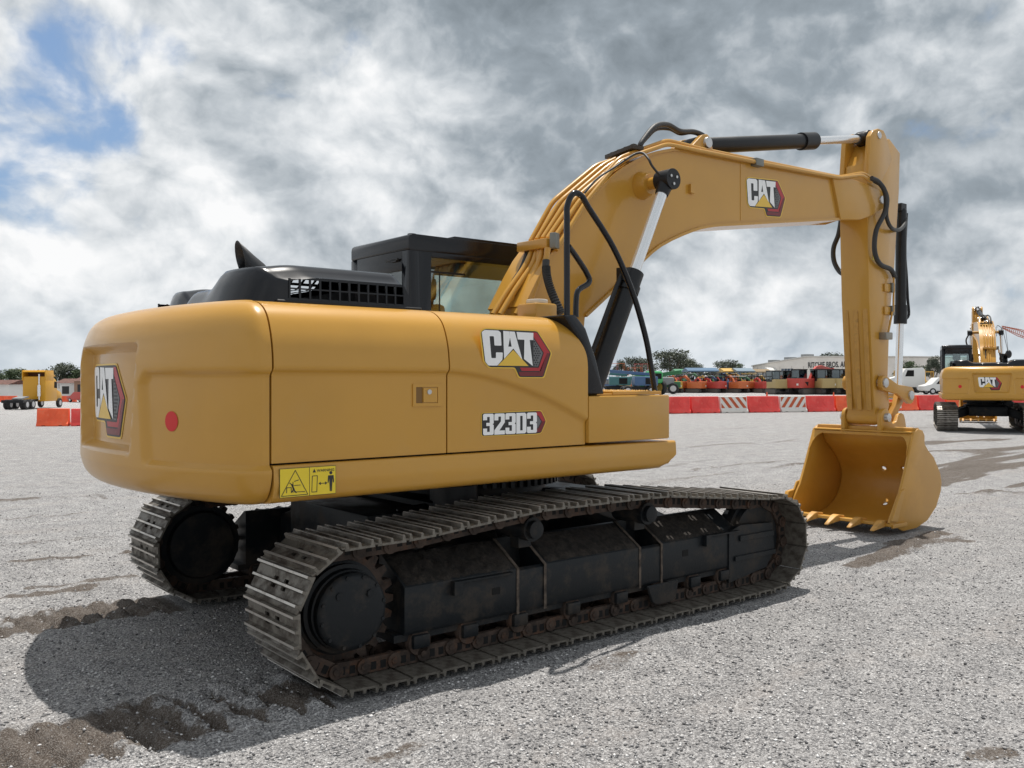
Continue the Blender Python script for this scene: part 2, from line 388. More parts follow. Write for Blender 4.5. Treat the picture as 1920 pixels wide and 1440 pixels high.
# ------------------------------------------------------------ the excavator
def make_excavator():
    root = empty('excavator', (0, 0, 0), 0, 'large yellow crawler excavator nearest the camera with black hood and bucket resting on the gravel', 'excavator', 'large yellow crawler excavators')
    YS = 1.37                                              # half width of the house
    TOPP = [(.011, 1.79), (.034, 1.87), (.073, 1.945), (.135, 1.995), (.22, 2.022), (.33, 2.03)]
    def interp(tab, z):
        if z <= tab[0][1]: return tab[0][0]
        for (a, za), (b, zb) in zip(tab, tab[1:]):
            if z <= zb: return a + (b - a) * (z - za) / (zb - za)
        return tab[-1][0]
    sm = lambda t: (0 if t < 0 else 1 if t > 1 else t * t * (3 - 2 * t))
    # ---- side doors as dense sheets
    def prof(n1=52):
        pr = [(0.0, 1.205 + (1.70 - 1.205) * i / n1) for i in range(n1 + 1)]
        cu = catmull([(0, 1.66, 0), (0.0, 1.70, 0)] + [(a, z, 0) for a, z in TOPP] + [(.5, 2.035, 0)], 5)
        pr += [(p.x, p.y) for p in cu[6:]]
        return pr
    PR = prof()
    def crease(x):
        if x < -1.2: return 1.662
        return 1.662 - .30 * min(1, (x + 1.2) / 1.07) ** 1.7
    def sheet(name, xa, xb, sg, front=None, parent=root):
        nx = max(8, int((xb - xa) / .014)); m = MB()
        def fn(i, j):
            t = (i - 1) / (nx - 3) if 0 < i < nx - 1 else (0 if i == 0 else 1)
            jj = min(max(j - 1, 0), len(PR) - 1); ins, z = PR[jj]
            xe = xb if front is None else front(z)
            x = xa + (xe - xa) * t
            d = .027 * sm((crease(x) - z) / .035 + .5)
            if i == 0 or i == nx - 1 or j == 0: d += .05; z -= .04 * min(1, ins / .12)
            return (x, sg * (YS - ins - d), z)
        m.grid(fn, nx, len(PR) + 1, flip=(sg > 0)); return m.build(name, YEL, parent, ang=40)
    def fr(z):
        return -.112 if z < 1.74 else -.112 - .20 * (min(1, (z - 1.74) / .29)) ** 2.0
    d1 = sheet('engine_door', -2.252, -1.202, -1)
    d2 = sheet('pump_door', -1.192, -.112, -1, fr)
    sheet('engine_door', -2.252, -1.202, 1); sheet('battery_door', -1.192, -.36, 1)
    # door latch
    a = MB(); x0, x1, z0, z1 = -1.428, -1.232, 1.472, 1.597; yy = -YS + .026
    fr4 = [(x0, x1, z0, z0 + .014), (x0, x1, z1 - .014, z1), (x0, x0 + .014, z0, z1), (x1 - .014, x1, z0, z1)]
    a.box(x0, x1, yy - .006, yy + .01, z0, z0 + .018); a.box(x0, x1, yy - .006, yy + .01, z1 - .018, z1)
    a.box(x0, x0 + .02, yy - .006, yy + .01, z0 + .018, z1 - .018); a.box(x1 - .03, x1, yy - .006, yy + .01, z0 + .018, z1 - .018)
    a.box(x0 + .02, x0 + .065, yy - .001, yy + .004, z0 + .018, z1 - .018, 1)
    a.box(x0 + .068, x1 - .036, yy - .008, yy + .004, z0 + .022, z1 - .022)
    a.cyl((x0 + .105, yy - .007, z1 - .045), (x0 + .105, yy - .014, z1 - .045), .014, mi=2)
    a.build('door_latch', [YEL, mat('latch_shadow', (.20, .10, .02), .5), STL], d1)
    # ---- counterweight
    RR = 2.72; pA = Vector((-2.36, -YS)); pB = Vector((-2.425, -YS)); yC = -1.02; pC = Vector((-math.sqrt(RR * RR - yC * yC), yC))
    tl = Vector((-yC, pC.x)).normalized(); tt = (-YS - yC) / tl.y; pB = pC + tl * tt; pA.x = pB.x + .085
    ol = [(-2.262 + (pA.x + 2.262) * i / 8, -YS) for i in range(9)]
    for i in range(1, 22):
        t = i / 21; q = pA * (1 - t) ** 2 + pB * 2 * t * (1 - t) + pC * t * t; ol.append((q.x, q.y))
    N = 78
    for i in range(1, N + 1):
        y = yC + (0 - yC) * i / N; ol.append((-math.sqrt(RR * RR - y * y), y))
    ol = ol + [(x, -y) for x, y in ol[-2::-1]]
    O = [Vector(p) for p in ol]; SL = [0.0]
    for i in range(1, len(O)): SL.append(SL[-1] + (O[i] - O[i - 1]).length)
    TOT = SL[-1]
    def outl(s):
        s = min(max(s, 0), TOT); lo = 0; hi = len(SL) - 1
        while hi - lo > 1:
            md = (lo + hi) // 2
            if SL[md] <= s: lo = md
            else: hi = md
        t = (s - SL[lo]) / (SL[hi] - SL[lo]); p = O[lo].lerp(O[hi], t); d = (O[hi] - O[lo]).normalized()
        # smooth normal
        i0 = max(lo - 1, 0); i1 = min(hi + 1, len(O) - 1); d = (O[i1] - O[i0]).normalized()
        return p, Vector((-d.y, d.x))
    BOT = [(.34, .985), (.20, .988), (.11, 1.003), (.055, 1.035), (.02, 1.085), (0, 1.15)]
    vp = [(p.x, p.y) for p in catmull([(a, z, 0) for a, z in BOT], 5)]
    vp += [(0, 1.15 + .55 * i / 46) for i in range(1, 47)]
    vp += [(p.x, p.y) for p in catmull([(0, 1.66, 0), (0, 1.70, 0)] + [(a, z, 0) for a, z in TOPP] + [(.95, 2.036, 0)], 5)[6:]]
    def sstep(v, a, w): return sm((v - a) / w + .5)
    def cw_in(s, z):
        ss = min(s, TOT - s); p, n = outl(s); d = 0.0
        e = .86 + .10 * (z - 1.17)                    # side panel
        d += .030 * sstep(z, 1.185, .03) * (1 - sstep(z, 1.655, .035)) * (1 - sstep(ss - e + max(0, z - 1.60) * .9, 0, .05))
        hw = .46 + .13 * (z - 1.22)                    # badge recess
        if n.x < -.8: d += .075 * sstep(z, 1.235, .055) * (1 - sstep(z, 1.80, .05)) * (1 - sstep(abs(p.y), hw, .05))
        return d
    def cwp(s, z, ins=0.0, off=0.0, feat=True):
        p, n = outl(s); d = (cw_in(s, z) if feat else 0) - off
        q = p - n * d                                       # creases along the normal, rounding by scaling the plan
        q.x = -2.262 + (q.x + 2.262) * max(.03, 1 - ins / .50); q.y *= max(.1, 1 - ins / YS)
        return Vector((q.x, q.y, z))
    ns = int(TOT / .017); m = MB()
    def fn(i, j):
        edge = i == 0 or i == ns - 1
        s = TOT * (min(max(i - 1, 0), ns - 3)) / (ns - 3); ins, z = vp[j]
        q = cwp(s, z, ins + (.05 if edge else 0))
        if edge and z > 1.5: q.z -= .04 * min(1, ins / .12)
        if edge and z > 1.5: q.z -= .04 * min(1, ins / .12)
        return q
    m.grid(fn, ns, len(vp))
    cwt = m.build('counterweight', YEL, root, ang=40)
    m = MB(); m.box(-2.34, -2.27, -1.05, 1.05, 1.06, 1.94); m.build('counterweight_core', YEL, cwt)
    def smap(y):                                       # arc length at a rear y
        lo, hi = 0.0, TOT
        for _ in range(40):
            md = (lo + hi) / 2
            if outl(md)[0].y < y: lo = md
            else: hi = md
        return lo
    LW = .70
    s0 = smap(LW / 2 + .05)
    # the badge reads left to right seen from behind: from +y to -y
    decal('badge', LOGO, lambda x, y, L: cwp(s0 - x * LW, 1.285 + (y + .015) * .585, .0, .003 + .0015 * L), DM, cwt, 24)
    sd = .665
    decal('marker_dot', [([(.5 + .5 * math.cos(k * PI / 12), .5 + .5 * math.sin(k * PI / 12)) for k in range(24)], 0, 0)], lambda x, y, L: cwp(sd - (x - .5) * .105, 1.405 + (y - .5) * .105, 0, .003), [DOT], cwt, 6)
    decal('marker_dot', [([(.5 + .5 * math.cos(k * PI / 12), .5 + .5 * math.sin(k * PI / 12)) for k in range(24)], 0, 0)], lambda x, y, L: cwp(TOT - .62 - (x - .5) * .105, 1.41 + (y - .5) * .105, 0, .003), [DOT], cwt, 6)
    # ---- lower frame
    for sg in (-1, 1):
        pr = rounded([(1.20, 1.195, 0), (1.365, 1.195, 0), (1.372, 1.10, 0), (1.35, 1.01, 0), (1.25, .995, 0), (1.0, .995, 0), (1.0, 1.195, 0)], [0, .02, .02, .08, .08, 0, 0])
        m = MB(); xs = [-2.252, -1.2, 0, .55, .62, .68, .725, .745]
        def ff(i, j):
            x = xs[i]; y, z, _ = pr[j % len(pr)]
            t = max(0, (x - .55) / .195); z = max(z, .995 + .10 * t ** 2.2); return (x, sg * y, z)
        m.grid(ff, len(xs), len(pr) + 1); m.add([ff(len(xs) - 1, j) for j in range(len(pr))], [tuple(range(len(pr)))])
        m.add([ff(0, j) for j in range(len(pr))], [tuple(range(len(pr)))])
        m.build('deck_frame', YEL, root, ang=40)
    decal('warning_label', WARN, lambda x, y, L: (-2.225 + x * .31, -1.3735 - .001 * L - .001, 1.035 + y * .29), DM, root)
    m = MB(); m.box(-2.3, .62, -1.0, 1.0, 1.01, 1.19); m.box(-2.25, -.2, -1.3, 1.2, 1.19, 1.66, 0); m.box(-2.25, -.3, -1.22, 1.1, 1.6, 1.95, 0); m.build('deck_core', DRK, root)
    m = MB(); m.box(-2.262, -.3, -1.05, 1.05, 1.99, 2.022); m.build('top_plate', YEL, root)
    # ---- tool box with steps
    tb = MB().box(-.105, .675, -1.372, -.62, 1.212, 1.515).build('tool_box', YEL, root, bevel=.012)
    st = MB().box(.0, .18, -1.34, -.70, 1.517, 1.53); st.box(.14, .62, -1.345, -.68, 1.519, 1.542)
    for i in range(9):
        for j in range(9): st.cyl((.17 + i * .052, -1.31 + j * .07, 1.541), (.17 + i * .052, -1.31 + j * .07, 1.549), .012, .006, 6)
    st.build('step_plate', YEL, tb, bevel=.002, seg=1)
    # black moulding in front of the pump door
    pf = [(-.30, 2.03), (-.19, 2.035), (-.10, 1.95), (-.01, 1.76), (.035, 1.62), (.07, 1.52), (-.10, 1.52), (-.10, 1.72), (-.14, 1.86)]
    m = MB(); m.prism(pf, -1.345, -.75); m.build('front_moulding', BLK, root, bevel=.018, seg=3)
    # filler housing and cap on the deck
    fh = MB().box(-.42, -.13, -1.0, -.62, 1.6, 2.02).build('filler_housing', YEL, root, bevel=.02)
    x_, z_ = at(1007, 570, -.80)
    MB().box(x_ - .10, x_ + .10, -.90, -.70, 2.0, z_ + .0).build('filler_neck', YEL, fh, bevel=.015)
    MB().cyl((x_, -.80, z_ + .002), (x_, -.80, z_ + .03), .075).build('filler_cap', mat('cap_pale', (.62, .58, .50), .4), fh, bevel=.006)
    # ---- engine hood with pierced sides
    hx0, hx1, hy, hz = -2.30, -1.205, 1.055, 2.245
    def hood_h(x, y):
        # raised over the grilles, lower in the middle and towards the tail
        t = sm((abs(y) - .45) / .22); h = 2.165 + .085 * t
        e = sm((x - hx0) / .10); h = 2.045 + (h - 2.045) * (e ** .6)
        h -= .16 * (1 - sm((hx1 - x) / .16)) ** 1.6
        h -= .025 * (sm((-1.98 - x) / .25))
        return h
    m = MB(); nx, ny = 60, 84
    def ff(i, j):
        y = -hy + 2 * hy * j / (ny - 1); xr = hx0 + .24 * sm((y + .25) / .5) + .20 * (1 - math.sqrt(max(0, 1 - max(0, (abs(y) - .72) / .335) ** 2))); x = xr + (hx1 - xr) * i / (nx - 1)
        e = sm((hy - abs(y)) / .14)
        h = hood_h(x if xr == hx0 else hx0 + (x - xr) * (hx1 - hx0) / (hx1 - xr), y); hs = h - .075 * (1 - e) ** 2.0
        return (x, y, hs)
    m.grid(ff, nx, ny)
    keep = []
    for q_, f in enumerate(m.f):
        i, j = q_ % (nx - 1), q_ // (nx - 1); c_ = m.v[f[0]]
        if -2.02 < c_[0] < -1.60 and -.82 < c_[1] < -.05 and i % 4 != 0 and j % 4 != 0: continue
        keep.append(f)
    m.f = keep; m.m = [0] * len(keep)
    hd = m.build('engine_hood', BLK, root, ang=50)
    # side walls: solid behind x=-2.03, lattice in front
    for sg in (-1, 1):
        m = MB(); y0 = sg * hy
        n = 22
        def wall(xa, xb, za, zb=None, k=n):
            for i in range(k):
                a_ = xa + (xb - xa) * i / k; b_ = xa + (xb - xa) * (i + 1) / k
                xr = hx0 + .20 + (.24 if sg > 0 else 0); nm = lambda x: hx0 + (x - xr) * (hx1 - hx0) / (hx1 - xr)
                t0 = zb if zb else hood_h(nm(a_), y0) - .075; t1 = zb if zb else hood_h(nm(b_), y0) - .075
                m.add([(a_, y0, za), (b_, y0, za), (b_, y0, t1), (a_, y0, t0)], [(0, 1, 2, 3)])
        gx0, gx1, gz0, gz1 = -2.02, -1.30, 2.06, 2.16
        wall(hx0 + (.20 if sg < 0 else .44), max(gx0, hx0 + (.20 if sg < 0 else .45)), 2.02); wall(gx0, gx1, gz1); wall(gx0, gx1, 2.02, gz0, 1); wall(gx1, hx1, 2.02)
        m.build('hood_side', BLK, hd, ang=50, recalc=False)
        m = MB(); nc = 12; cw_ = (gx1 - gx0) / nc
        m.box(gx0, gx1, y0 - .004, y0 + .004, (gz0 + gz1) / 2 - .004, (gz0 + gz1) / 2 + .004)
        for i in range(nc + 1):
            x = gx0 + i * cw_; m.box(x - .0055, x + .0055, y0 - .0045, y0 + .0045, gz0 - .003, gz1 + .003)
        m.build('grille', BLK, hd)
    m = MB(); m.box(hx0 + .20, hx1 + .02, -hy - .02, 0, 2.028, 2.046); m.box(hx0 + .50, hx1 + .02, 0, hy - .02, 2.028, 2.046); m.build('hood_seal', BLS, hd, bevel=.005, seg=1)
    m = MB(); m.box(-1.58, -1.22, -.98, .98, 2.04, 2.12); m.box(-1.56, -1.3, -.9, .9, 2.1, 2.14); m.build('engine_block', DRK, hd)
    ex = MB(); p0 = Vector((-1.87, -.42, 2.12)); pth = [p0, p0 + Vector((0, 0, .05)), p0 + Vector((-.025, 0, .10)), p0 + Vector((-.065, 0, .145)), p0 + Vector((-.12, 0, .19)), p0 + Vector((-.16, 0, .222))]
    x1_, z1_ = at(452, 470, -.42)
    nn = 20; ex.tube(pth, [.078, .078, .074, .068, .063, .063], nn, cap=False)
    for k in range(nn):                                 # oblique cut at the tip
        v = Vector(ex.v[5 * nn + k]); c_ = pth[5]; dd = (pth[5] - pth[4]).normalized()
        upn = Vector((0, 1, 0)).cross(dd); upn = upn if upn.z > 0 else -upn; ex.v[5 * nn + k] = tuple(v + dd * (.075 * (v - c_).dot(upn) / .063))
    ep = ex.build('exhaust_pipe', mat('exhaust', (.045, .047, .05), .5, metal=.4, bump=.2), root, recalc=False)
    ep.modifiers.new('t', 'SOLIDIFY').thickness = .004
    # ---- slew ring, pedestal
    m = MB(); m.cyl((0, 0, .80), (0, 0, .995), .52, n=40); m.cyl((0, 0, .90), (0, 0, .955), .64, n=56)
    for k in range(60):
        a_ = 2 * PI * k / 60; m.bar((.62 * math.cos(a_), .62 * math.sin(a_), .885), (.655 * math.cos(a_), .655 * math.sin(a_), .885), .03, .05)
    m.build('slew_ring', BLS, root, bevel=0)
    cb_ = MB(); cb_.box(-.75, .75, -.60, .60, .50, .80); cb_.cyl((0, 0, .78), (0, 0, .9), .56, .53, n=40)
    for sx in (-1, 1):
        for sy in (-1, 1):
            cb_.add([(sx * .25, sy * .45, .50), (sx * .98, sy * .45, .50), (sx * .98, sy * .45, .78), (sx * .25, sy * .45, .82), (sx * .55, sy * 1.0, .32), (sx * 1.12, sy * 1.0, .32), (sx * 1.12, sy * 1.0, .58), (sx * .55, sy * 1.0, .60)],
                    [(0, 1, 2, 3), (4, 5, 6, 7), (0, 1, 5, 4), (3, 2, 6, 7), (1, 2, 6, 5), (0, 3, 7, 4)])
    cb_.box(-1.25, -.72, -.55, .55, .46, .76)
    cb_.build('car_body', UND, root, bevel=.012)
    m = MB(); m.lathe([(0, .14), (.1, .14), (.1, .16), (.2, .16), (.2, .12), (.3, .12)], (-.63, -.62, .72), (0, 0, 1), 18); m.build('swivel_housing', BLS, root)

    # ---- crawler tracks
    SX, SZ, SR = -1.81, .405, .375; IX, IZ, IR = 1.83, .375, .345
    def loop():
        P_ = []
        P_ += [(x, .03) for x in np.linspace(-1.62, 1.70, 24)]
        for k in range(1, 24):
            a_ = -PI / 2 + (PI * .97) * k / 24; rr = IR; P_.append((IX + rr * math.cos(a_), IZ + rr * math.sin(a_)))
        P_ += [(1.70, .715), (1.39, .745), (.98, .785), (.52, .832), (.10, .838), (-.30, .835), (-.54, .842), (-.81, .82), (-1.1, .80), (-1.32, .778), (-1.56, .765)]
        for k in range(0, 24):
            a_ = PI * .60 + (PI * .86) * k / 24; P_.append((SX + SR * math.cos(a_), SZ + SR * math.sin(a_)))
        cp = [Vector((p[0], p[1], 0)) for p in P_]; return cp
    LP = loop(); LP.append(LP[0]); dist = [0]
    for i in range(1, len(LP)): dist.append(dist[-1] + (LP[i] - LP[i - 1]).length)
    LT = dist[-1]; NS = int(round(LT / .19)); pitch = LT / NS
    def lp(s):
        s %= LT
        i = int(np.searchsorted(dist, s)) ; i = max(i, 1)
        t = (s - dist[i - 1]) / (dist[i] - dist[i - 1] + 1e-9); return LP[i - 1].lerp(LP[i], t)
    def shoe_mesh():
        m = MB(); hw = .30; L = pitch / 2
        for a_, b_ in ((-hw, -.085), (-.035, .035), (.085, hw)): m.box(-L + .008, L - .010, a_, b_, -.006, .006)
        for a_, b_ in ((-.085, -.035), (.035, .085)): m.box(-L + .003, -.03, a_, b_, -.006, .006); m.box(.03, L - .003, a_, b_, -.006, .006)
        for x, h in ((-L + .022, .026), (.0, .019), (L - .022, .026)):
            m.prism([(x - .011, .006), (x + .011, .006), (x + .006, .006 + h), (x - .006, .006 + h)], -hw, hw)
        m.prism([(L - .014, .006), (L + .006, .004), (L + .014, .012), (L + .010, .018), (L + .0, .012), (L - .014, .012)], -hw, hw)
        for x, h in ((-L + .022, .026), (.0, .019), (L - .022, .026)): m.box(x - .0062, x + .0062, -hw + .004, hw - .004, .0055 + h, .0075 + h, 1)
        return m
    proto_shoe = None
    for sy in (-1, 1):
        yc = sy * 1.19
        body = MB()                                       # track frame: beam with sloping mud shelf
        pr = [(-.13, .21), (.13, .21), (.14, .23), (.14, .475), (-.10, .62), (-.13, .62)]
        for sgm in ((-1.47, -.66), (-.44, .42), (.64, 1.52)):
            body.prism([(yc + sy * (-p[0]) * -1 + 0, p[1]) if False else (yc + sy * p[0], p[1]) for p in pr], sgm[0], sgm[1], 'x')
        pr2 = [(-.13, .21), (.13, .21), (.137, .23), (.137, .46), (.11, .475), (.06, .40), (-.10, .40), (-.13, .62)]
        for sgm in ((-.66, -.44), (.42, .64)):
            body.prism([(yc + sy * p[0], p[1]) for p in pr2], sgm[0], sgm[1], 'x')
        body.box(-1.52, 1.5, yc - .11, yc + .11, .17, .212)
        body.prism([(1.38, .10), (1.85, .16), (1.95, .30), (1.93, .50), (1.52, .52), (1.38, .48)], yc + sy * .10, yc + sy * .15)
        body.prism([(1.38, .10), (1.85, .16), (1.95, .30), (1.93, .50), (1.52, .52), (1.38, .48)], yc - sy * .10, yc - sy * .15)
        body.box(1.5, 1.93, yc + sy * .15, yc + sy * .165, .40, .44); body.box(1.44, 1.95, yc + sy * .15, yc + sy * .165, .255, .29)
        # side lugs and guides
        body.box(-1.12, -.72, yc + sy * .14, yc + sy * .175, .455, .468); body.box(-1.16, -1.10, yc + sy * .14, yc + sy * .18, .39, .47)
        body.box(1.12, 1.48, yc + sy * .14, yc + sy * .175, .475, .487); body.box(1.08, 1.14, yc + sy * .14, yc + sy * .18, .41, .49)
        ct = body.build('track_frame', UND, root, bevel=.006, seg=1)
        for x0_ in (-.68, -.46, .40, .62): MB().prism([(yc + sy * .141, .2), (yc + sy * .144, .2), (yc + sy * .144, .478), (yc - sy * .09, .628), (yc - sy * .09, .622), (yc + sy * .141, .474)], x0_ + .006, x0_ + .026, 'x').build('muddy_weld', mat('mud_line', (.085, .066, .052), .9, var=.5, vscale=15), ct)
        m = MB()
        rn = random.Random(3 + sy)
        for (xa, xb) in ((-1.46, -.7), (-.42, .4), (.66, 1.36)):
            nx_ = int((xb - xa) / .02); ny_ = 11
            vals = [[rn.random() for _ in range(ny_)] for _ in range(nx_)]
            def mf(i, j):
                t = j / (ny_ - 1); edge = (i in (0, nx_ - 1) or j in (0, ny_ - 1))
                y = .138 - .236 * t; z = .478 + .145 * t
                h = -.006 if edge else .002 + .016 * vals[i][j] ** 2 * (1.2 if xa < -1 else .6)
                return (xa + (xb - xa) * i / (nx_ - 1), yc + sy * (y + h * .5), z + h)
            m.grid(mf, nx_, ny_)
        mm = m.build('mud_cake', MUD, ct, ang=60)
        MB().box(-.86, -.80, yc + sy * .139, yc + sy * .1425, .345, .385).build('frame_opening', GAP, ct); MB().box(.86, .92, yc + sy * .139, yc + sy * .1425, .36, .405).build('frame_opening', GAP, ct)
        # rollers
        for x in (-1.36, -1.02, -.64, -.20, .24, .62, 1.0, 1.34):
            m = MB(); m.lathe([(-.125, .05), (-.125, .072), (-.10, .080), (-.095, .07), (.095, .07), (.10, .080), (.125, .072), (.13, .045)], (x, yc, .155), (0, 1, 0), 24)
            m.build('track_roller', RST, ct, bevel=0); MB().box(x - .055, x + .055, yc - .15, yc + .15, .125, .20).build('roller_bracket', UND, ct, bevel=.01)
        m = MB()
        for x in (.62,):
            m.prism([(x - .16, .21), (x + .17, .21), (x + .14, .09), (x + .09, .065), (x - .06, .065), (x - .11, .09)], yc + sy * .15, yc + sy * .17)
        m.build('track_guide', UND, ct, bevel=.008, seg=1)
        for x in (-.54, .50):
            m = MB(); m.lathe([(-.14, .05), (-.14, .075), (.14, .075), (.14, .055), (.175, .055), (.18, .035)], (x, yc + sy * .0, .70), (0, sy, 0), 24)
            m.box(x - .05, x + .05, yc - .06, yc + .02, .58, .70); m.build('carrier_roller', UND, ct)
        # sprocket with final drive
        m = MB(); R0, R1 = .285, .335; nt = 23; pts = []
        for k in range(nt):
            a_ = 2 * PI * k / nt
            for da, rr in ((-.30, R0), (-.14, R1), (.14, R1), (.30, R0)): pts.append((SX + rr * math.cos(a_ + da * 2 * PI / nt * 1.3), SZ + rr * math.sin(a_ + da * 2 * PI / nt * 1.3)))
        m.prism(pts, yc - .03, yc + .03); m.build('sprocket', RST, ct)
        m = MB(); m.lathe([(.0, .25), (.04, .25), (.045, .235), (.08, .235), (.085, .215), (.12, .212), (.125, .203), (.165, .203), (.178, .192), (.186, .172)], (SX, yc, SZ), (0, sy, 0), 48); m.lathe([(-.16, .20), (-.155, .235), (-.12, .25), (-.12, .29), (-.03, .30), (-.03, .2)], (SX, yc, SZ), (0, sy, 0), 40)
        for k in range(12):
            a_ = 2 * PI * k / 12 + .2; m.cyl((SX + .185 * math.cos(a_), yc + sy * .175, SZ + .185 * math.sin(a_)), (SX + .185 * math.cos(a_), yc + sy * .188, SZ + .185 * math.sin(a_)), .011, n=6)
        for a_ in (2.3, .75): m.cyl((SX + .13 * math.cos(a_), yc + sy * .175, SZ + .13 * math.sin(a_)), (SX + .13 * math.cos(a_), yc + sy * .196, SZ + .13 * math.sin(a_)), .02, n=12)
        m.build('final_drive', UND, ct)
        # idler
        m = MB(); m.lathe([(-.09, .10), (-.09, .27), (-.05, .28), (-.05, .31), (.05, .31), (.05, .28), (.09, .27), (.09, .10)], (IX - .03, yc, IZ), (0, 1, 0), 40); m.build('idler', UND, ct)
        # chain links and shoes
        ch = MB()
        trk = empty('crawler_track', (0, 0, 0)); trk.parent = root
        for k in range(NS):
            a_ = lp(k * pitch - pitch / 2); b_ = lp(k * pitch + pitch / 2); d = (b_ - a_); 
            # inner normal (towards the loop centre)
            nrm = Vector((-d.y, d.x, 0)).normalized(); d = d.normalized(); c = (a_ + b_) / 2
            ang = math.atan2(d.y, d.x)
            if proto_shoe is None:
                o = shoe_mesh().build('track_shoe', [TRK, WORN], trk); proto_shoe = o
            else:
                o = proto_shoe.copy(); COL.objects.link(o); o.parent = trk
            o.location = (c.x, yc, c.y); M = Matrix(((d.x, 0, -nrm.x), (0, 1, 0), (d.y, 0, -nrm.y))).to_4x4()
            # right-handed frame: x along, y across, z outwards
            if M.determinant() < 0: M = Matrix(((d.x, 0, -nrm.x), (0, -1, 0), (d.y, 0, -nrm.y))).to_4x4()
            o.rotation_euler = M.to_euler()
            a2 = a_ + nrm * .055; b2 = b_ + nrm * .055
            for s_ in (-1, 1):
                y_ = yc + s_ * .095
                for off in (.0,):
                    ps = [a_ + nrm * .012 + d * .035, b_ + nrm * .012 - d * .035, b2 + d * .01 - nrm * .01, b2 + nrm * .038 - d * .01, a2 + nrm * .038 + d * .02, a2 - d * .0]
                    ch.prism([(p.x, p.y) for p in ps], y_ - .016, y_ + .016)
                    ch.cyl((b2.x, y_ + s_ * .03, b2.y), (b2.x, y_ - s_ * .03, b2.y), .042, n=12)
                    for q_ in (-.03, .03):
                        w_ = (a2 + b2) / 2 + d * q_ - nrm * .008
                        ch.obox((w_.x, y_ + s_ * .0165, w_.y), (.032, .004, .042), Matrix(((d.x, 0, nrm.x), (0, 1, 0), (d.y, 0, nrm.y))), 1)
            ch.cyl((b2.x, yc - .13, b2.y), (b2.x, yc + .13, b2.y), .02, n=8)
        ch.build('link_chain', [RST, GAP], trk)
        if sy > 0: trk.location.x = .10; ct.location.x = .10

    # ---- cab
    cb0, cb1, cy0, cy1, cz0, cz1 = -.33, 1.42, .40, 1.30, 1.22, 2.76
    def pst(m, p, q, w_, h_): m.bar(p, q, w_, h_)
    m = MB()
    prf = rounded([(cb0, cz1, 0), (cb1 - .12, cz1 - .005, 0), (cb1, cz1 - .10, 0), (cb1 + .02, cz1 - .13, 0), (cb0, cz1 - .13, 0)], [.05, .06, .04, .02, .02])
    m.prism([(p[0], p[1]) for p in prf], cy0, cy1)                                    # roof
    m.box(cb0, cb0 + .21, cy0 + .0, cy0 + .10, cz0, cz1 - .13)                                   # rear right pillar
    m.box(cb0, cb0 + .12, cy1 - .10, cy1, cz0, cz1 - .13)
    m.box(cb0, cb0 + .05, cy0 + .10, cy1 - .10, cz1 - .28, cz1 - .13); m.box(cb0, cb0 + .05, cy0 + .10, cy1 - .10, cz0, 1.98)
    m.box(cb0 + .21, cb1 - .1, cy0, cy0 + .05, cz0, 2.02)                                        # right side lower wall
    m.box(cb0 + .21, cb1 - .05, cy0 + .0, cy0 + .04, cz1 - .17, cz1 - .13)
    m.box(cb0 + .12, cb1 - .1, cy1 - .05, cy1, cz0, 1.75)
    m.bar((.42, cy1 - .03, 1.7), (.46, cy1 - .03, cz1 - .1), .05, .07)
    for y in (cy0 + .03, cy1 - .03): m.bar((cb1 - .05, y, cz0), (cb1 - .06, y, cz1 - .08), .06, .07)
    m.box(cb1 - .08, cb1 - .02, cy0 + .06, cy1 - .06, cz0, 1.45); m.box(cb0, cb1 - .05, cy0 + .01, cy1 - .01, cz0, cz0 + .05)
    cabo = m.build('cab', BLK, root, bevel=.018, seg=3)
    m = MB(); m.cyl((cb0 + .08, cy0 + .08, cz1), (cb0 + .08, cy0 + .08, cz1 + .012), .035); m.box(cb0 + .08, cb0 + .5, cy0 + .07, cy0 + .09, cz1 - .004, cz1 + .004); m.box(.15, .95, .46, 1.1, cz1, cz1 + .03); m.build('roof_hatch', BLK, cabo, bevel=.006)
    m = MB(); m.box(cb0 - .03, cb0, cy0 + .14, cy0 + .22, cz1 - .21, cz1 - .19); m.box(cb0 - .03, cb0 - .015, cy0 + .12, cy0 + .30, cz1 - .2, cz1 - .185); m.build('window_hinge', BLS, cabo)
    MB().box(cb0 + .02, cb0 + .026, cy0 + .10, cy1 - .10, 1.98, cz1 - .28).build('rear_window', GLS, cabo)
    MB().box(cb0 + .21, cb1 - .08, cy0 + .015, cy0 + .021, 2.02, cz1 - .17).build('side_window', GLS, cabo)
    m = MB(); m.box(cb0 + .12, .40, cy1 - .02, cy1 - .014, 1.75, cz1 - .15); m.box(.5, cb1 - .08, cy1 - .02, cy1 - .014, 1.75, cz1 - .15); m.build('door_window', GLS, cabo)
    MB().box(cb1 - .06, cb1 - .054, cy0 + .06, cy1 - .06, 1.45, cz1 - .15).build('windscreen', GLS, cabo)
    m = MB(); m.box(cb0 + .30, cb0 + .305, cy0 + .012, cy0 + .024, 2.02, 2.48); m.box(cb0 + .21, cb0 + .55, cy0 + .010, cy0 + .026, 2.47, 2.485); m.build('sliding_frame', BLS, cabo)
    m = MB(); m.box(.15, .62, .62, 1.06, 1.5, 1.68); m.box(.08, .2, .64, 1.04, 1.66, 2.25); m.box(.07, .17, .72, .96, 2.28, 2.48); m.box(.5, .9, .48, .56, 1.6, 1.9); m.box(.2, .6, .5, .6, 1.75, 1.85)
    m.build('operator_seat', DRK, cabo, bevel=.04)
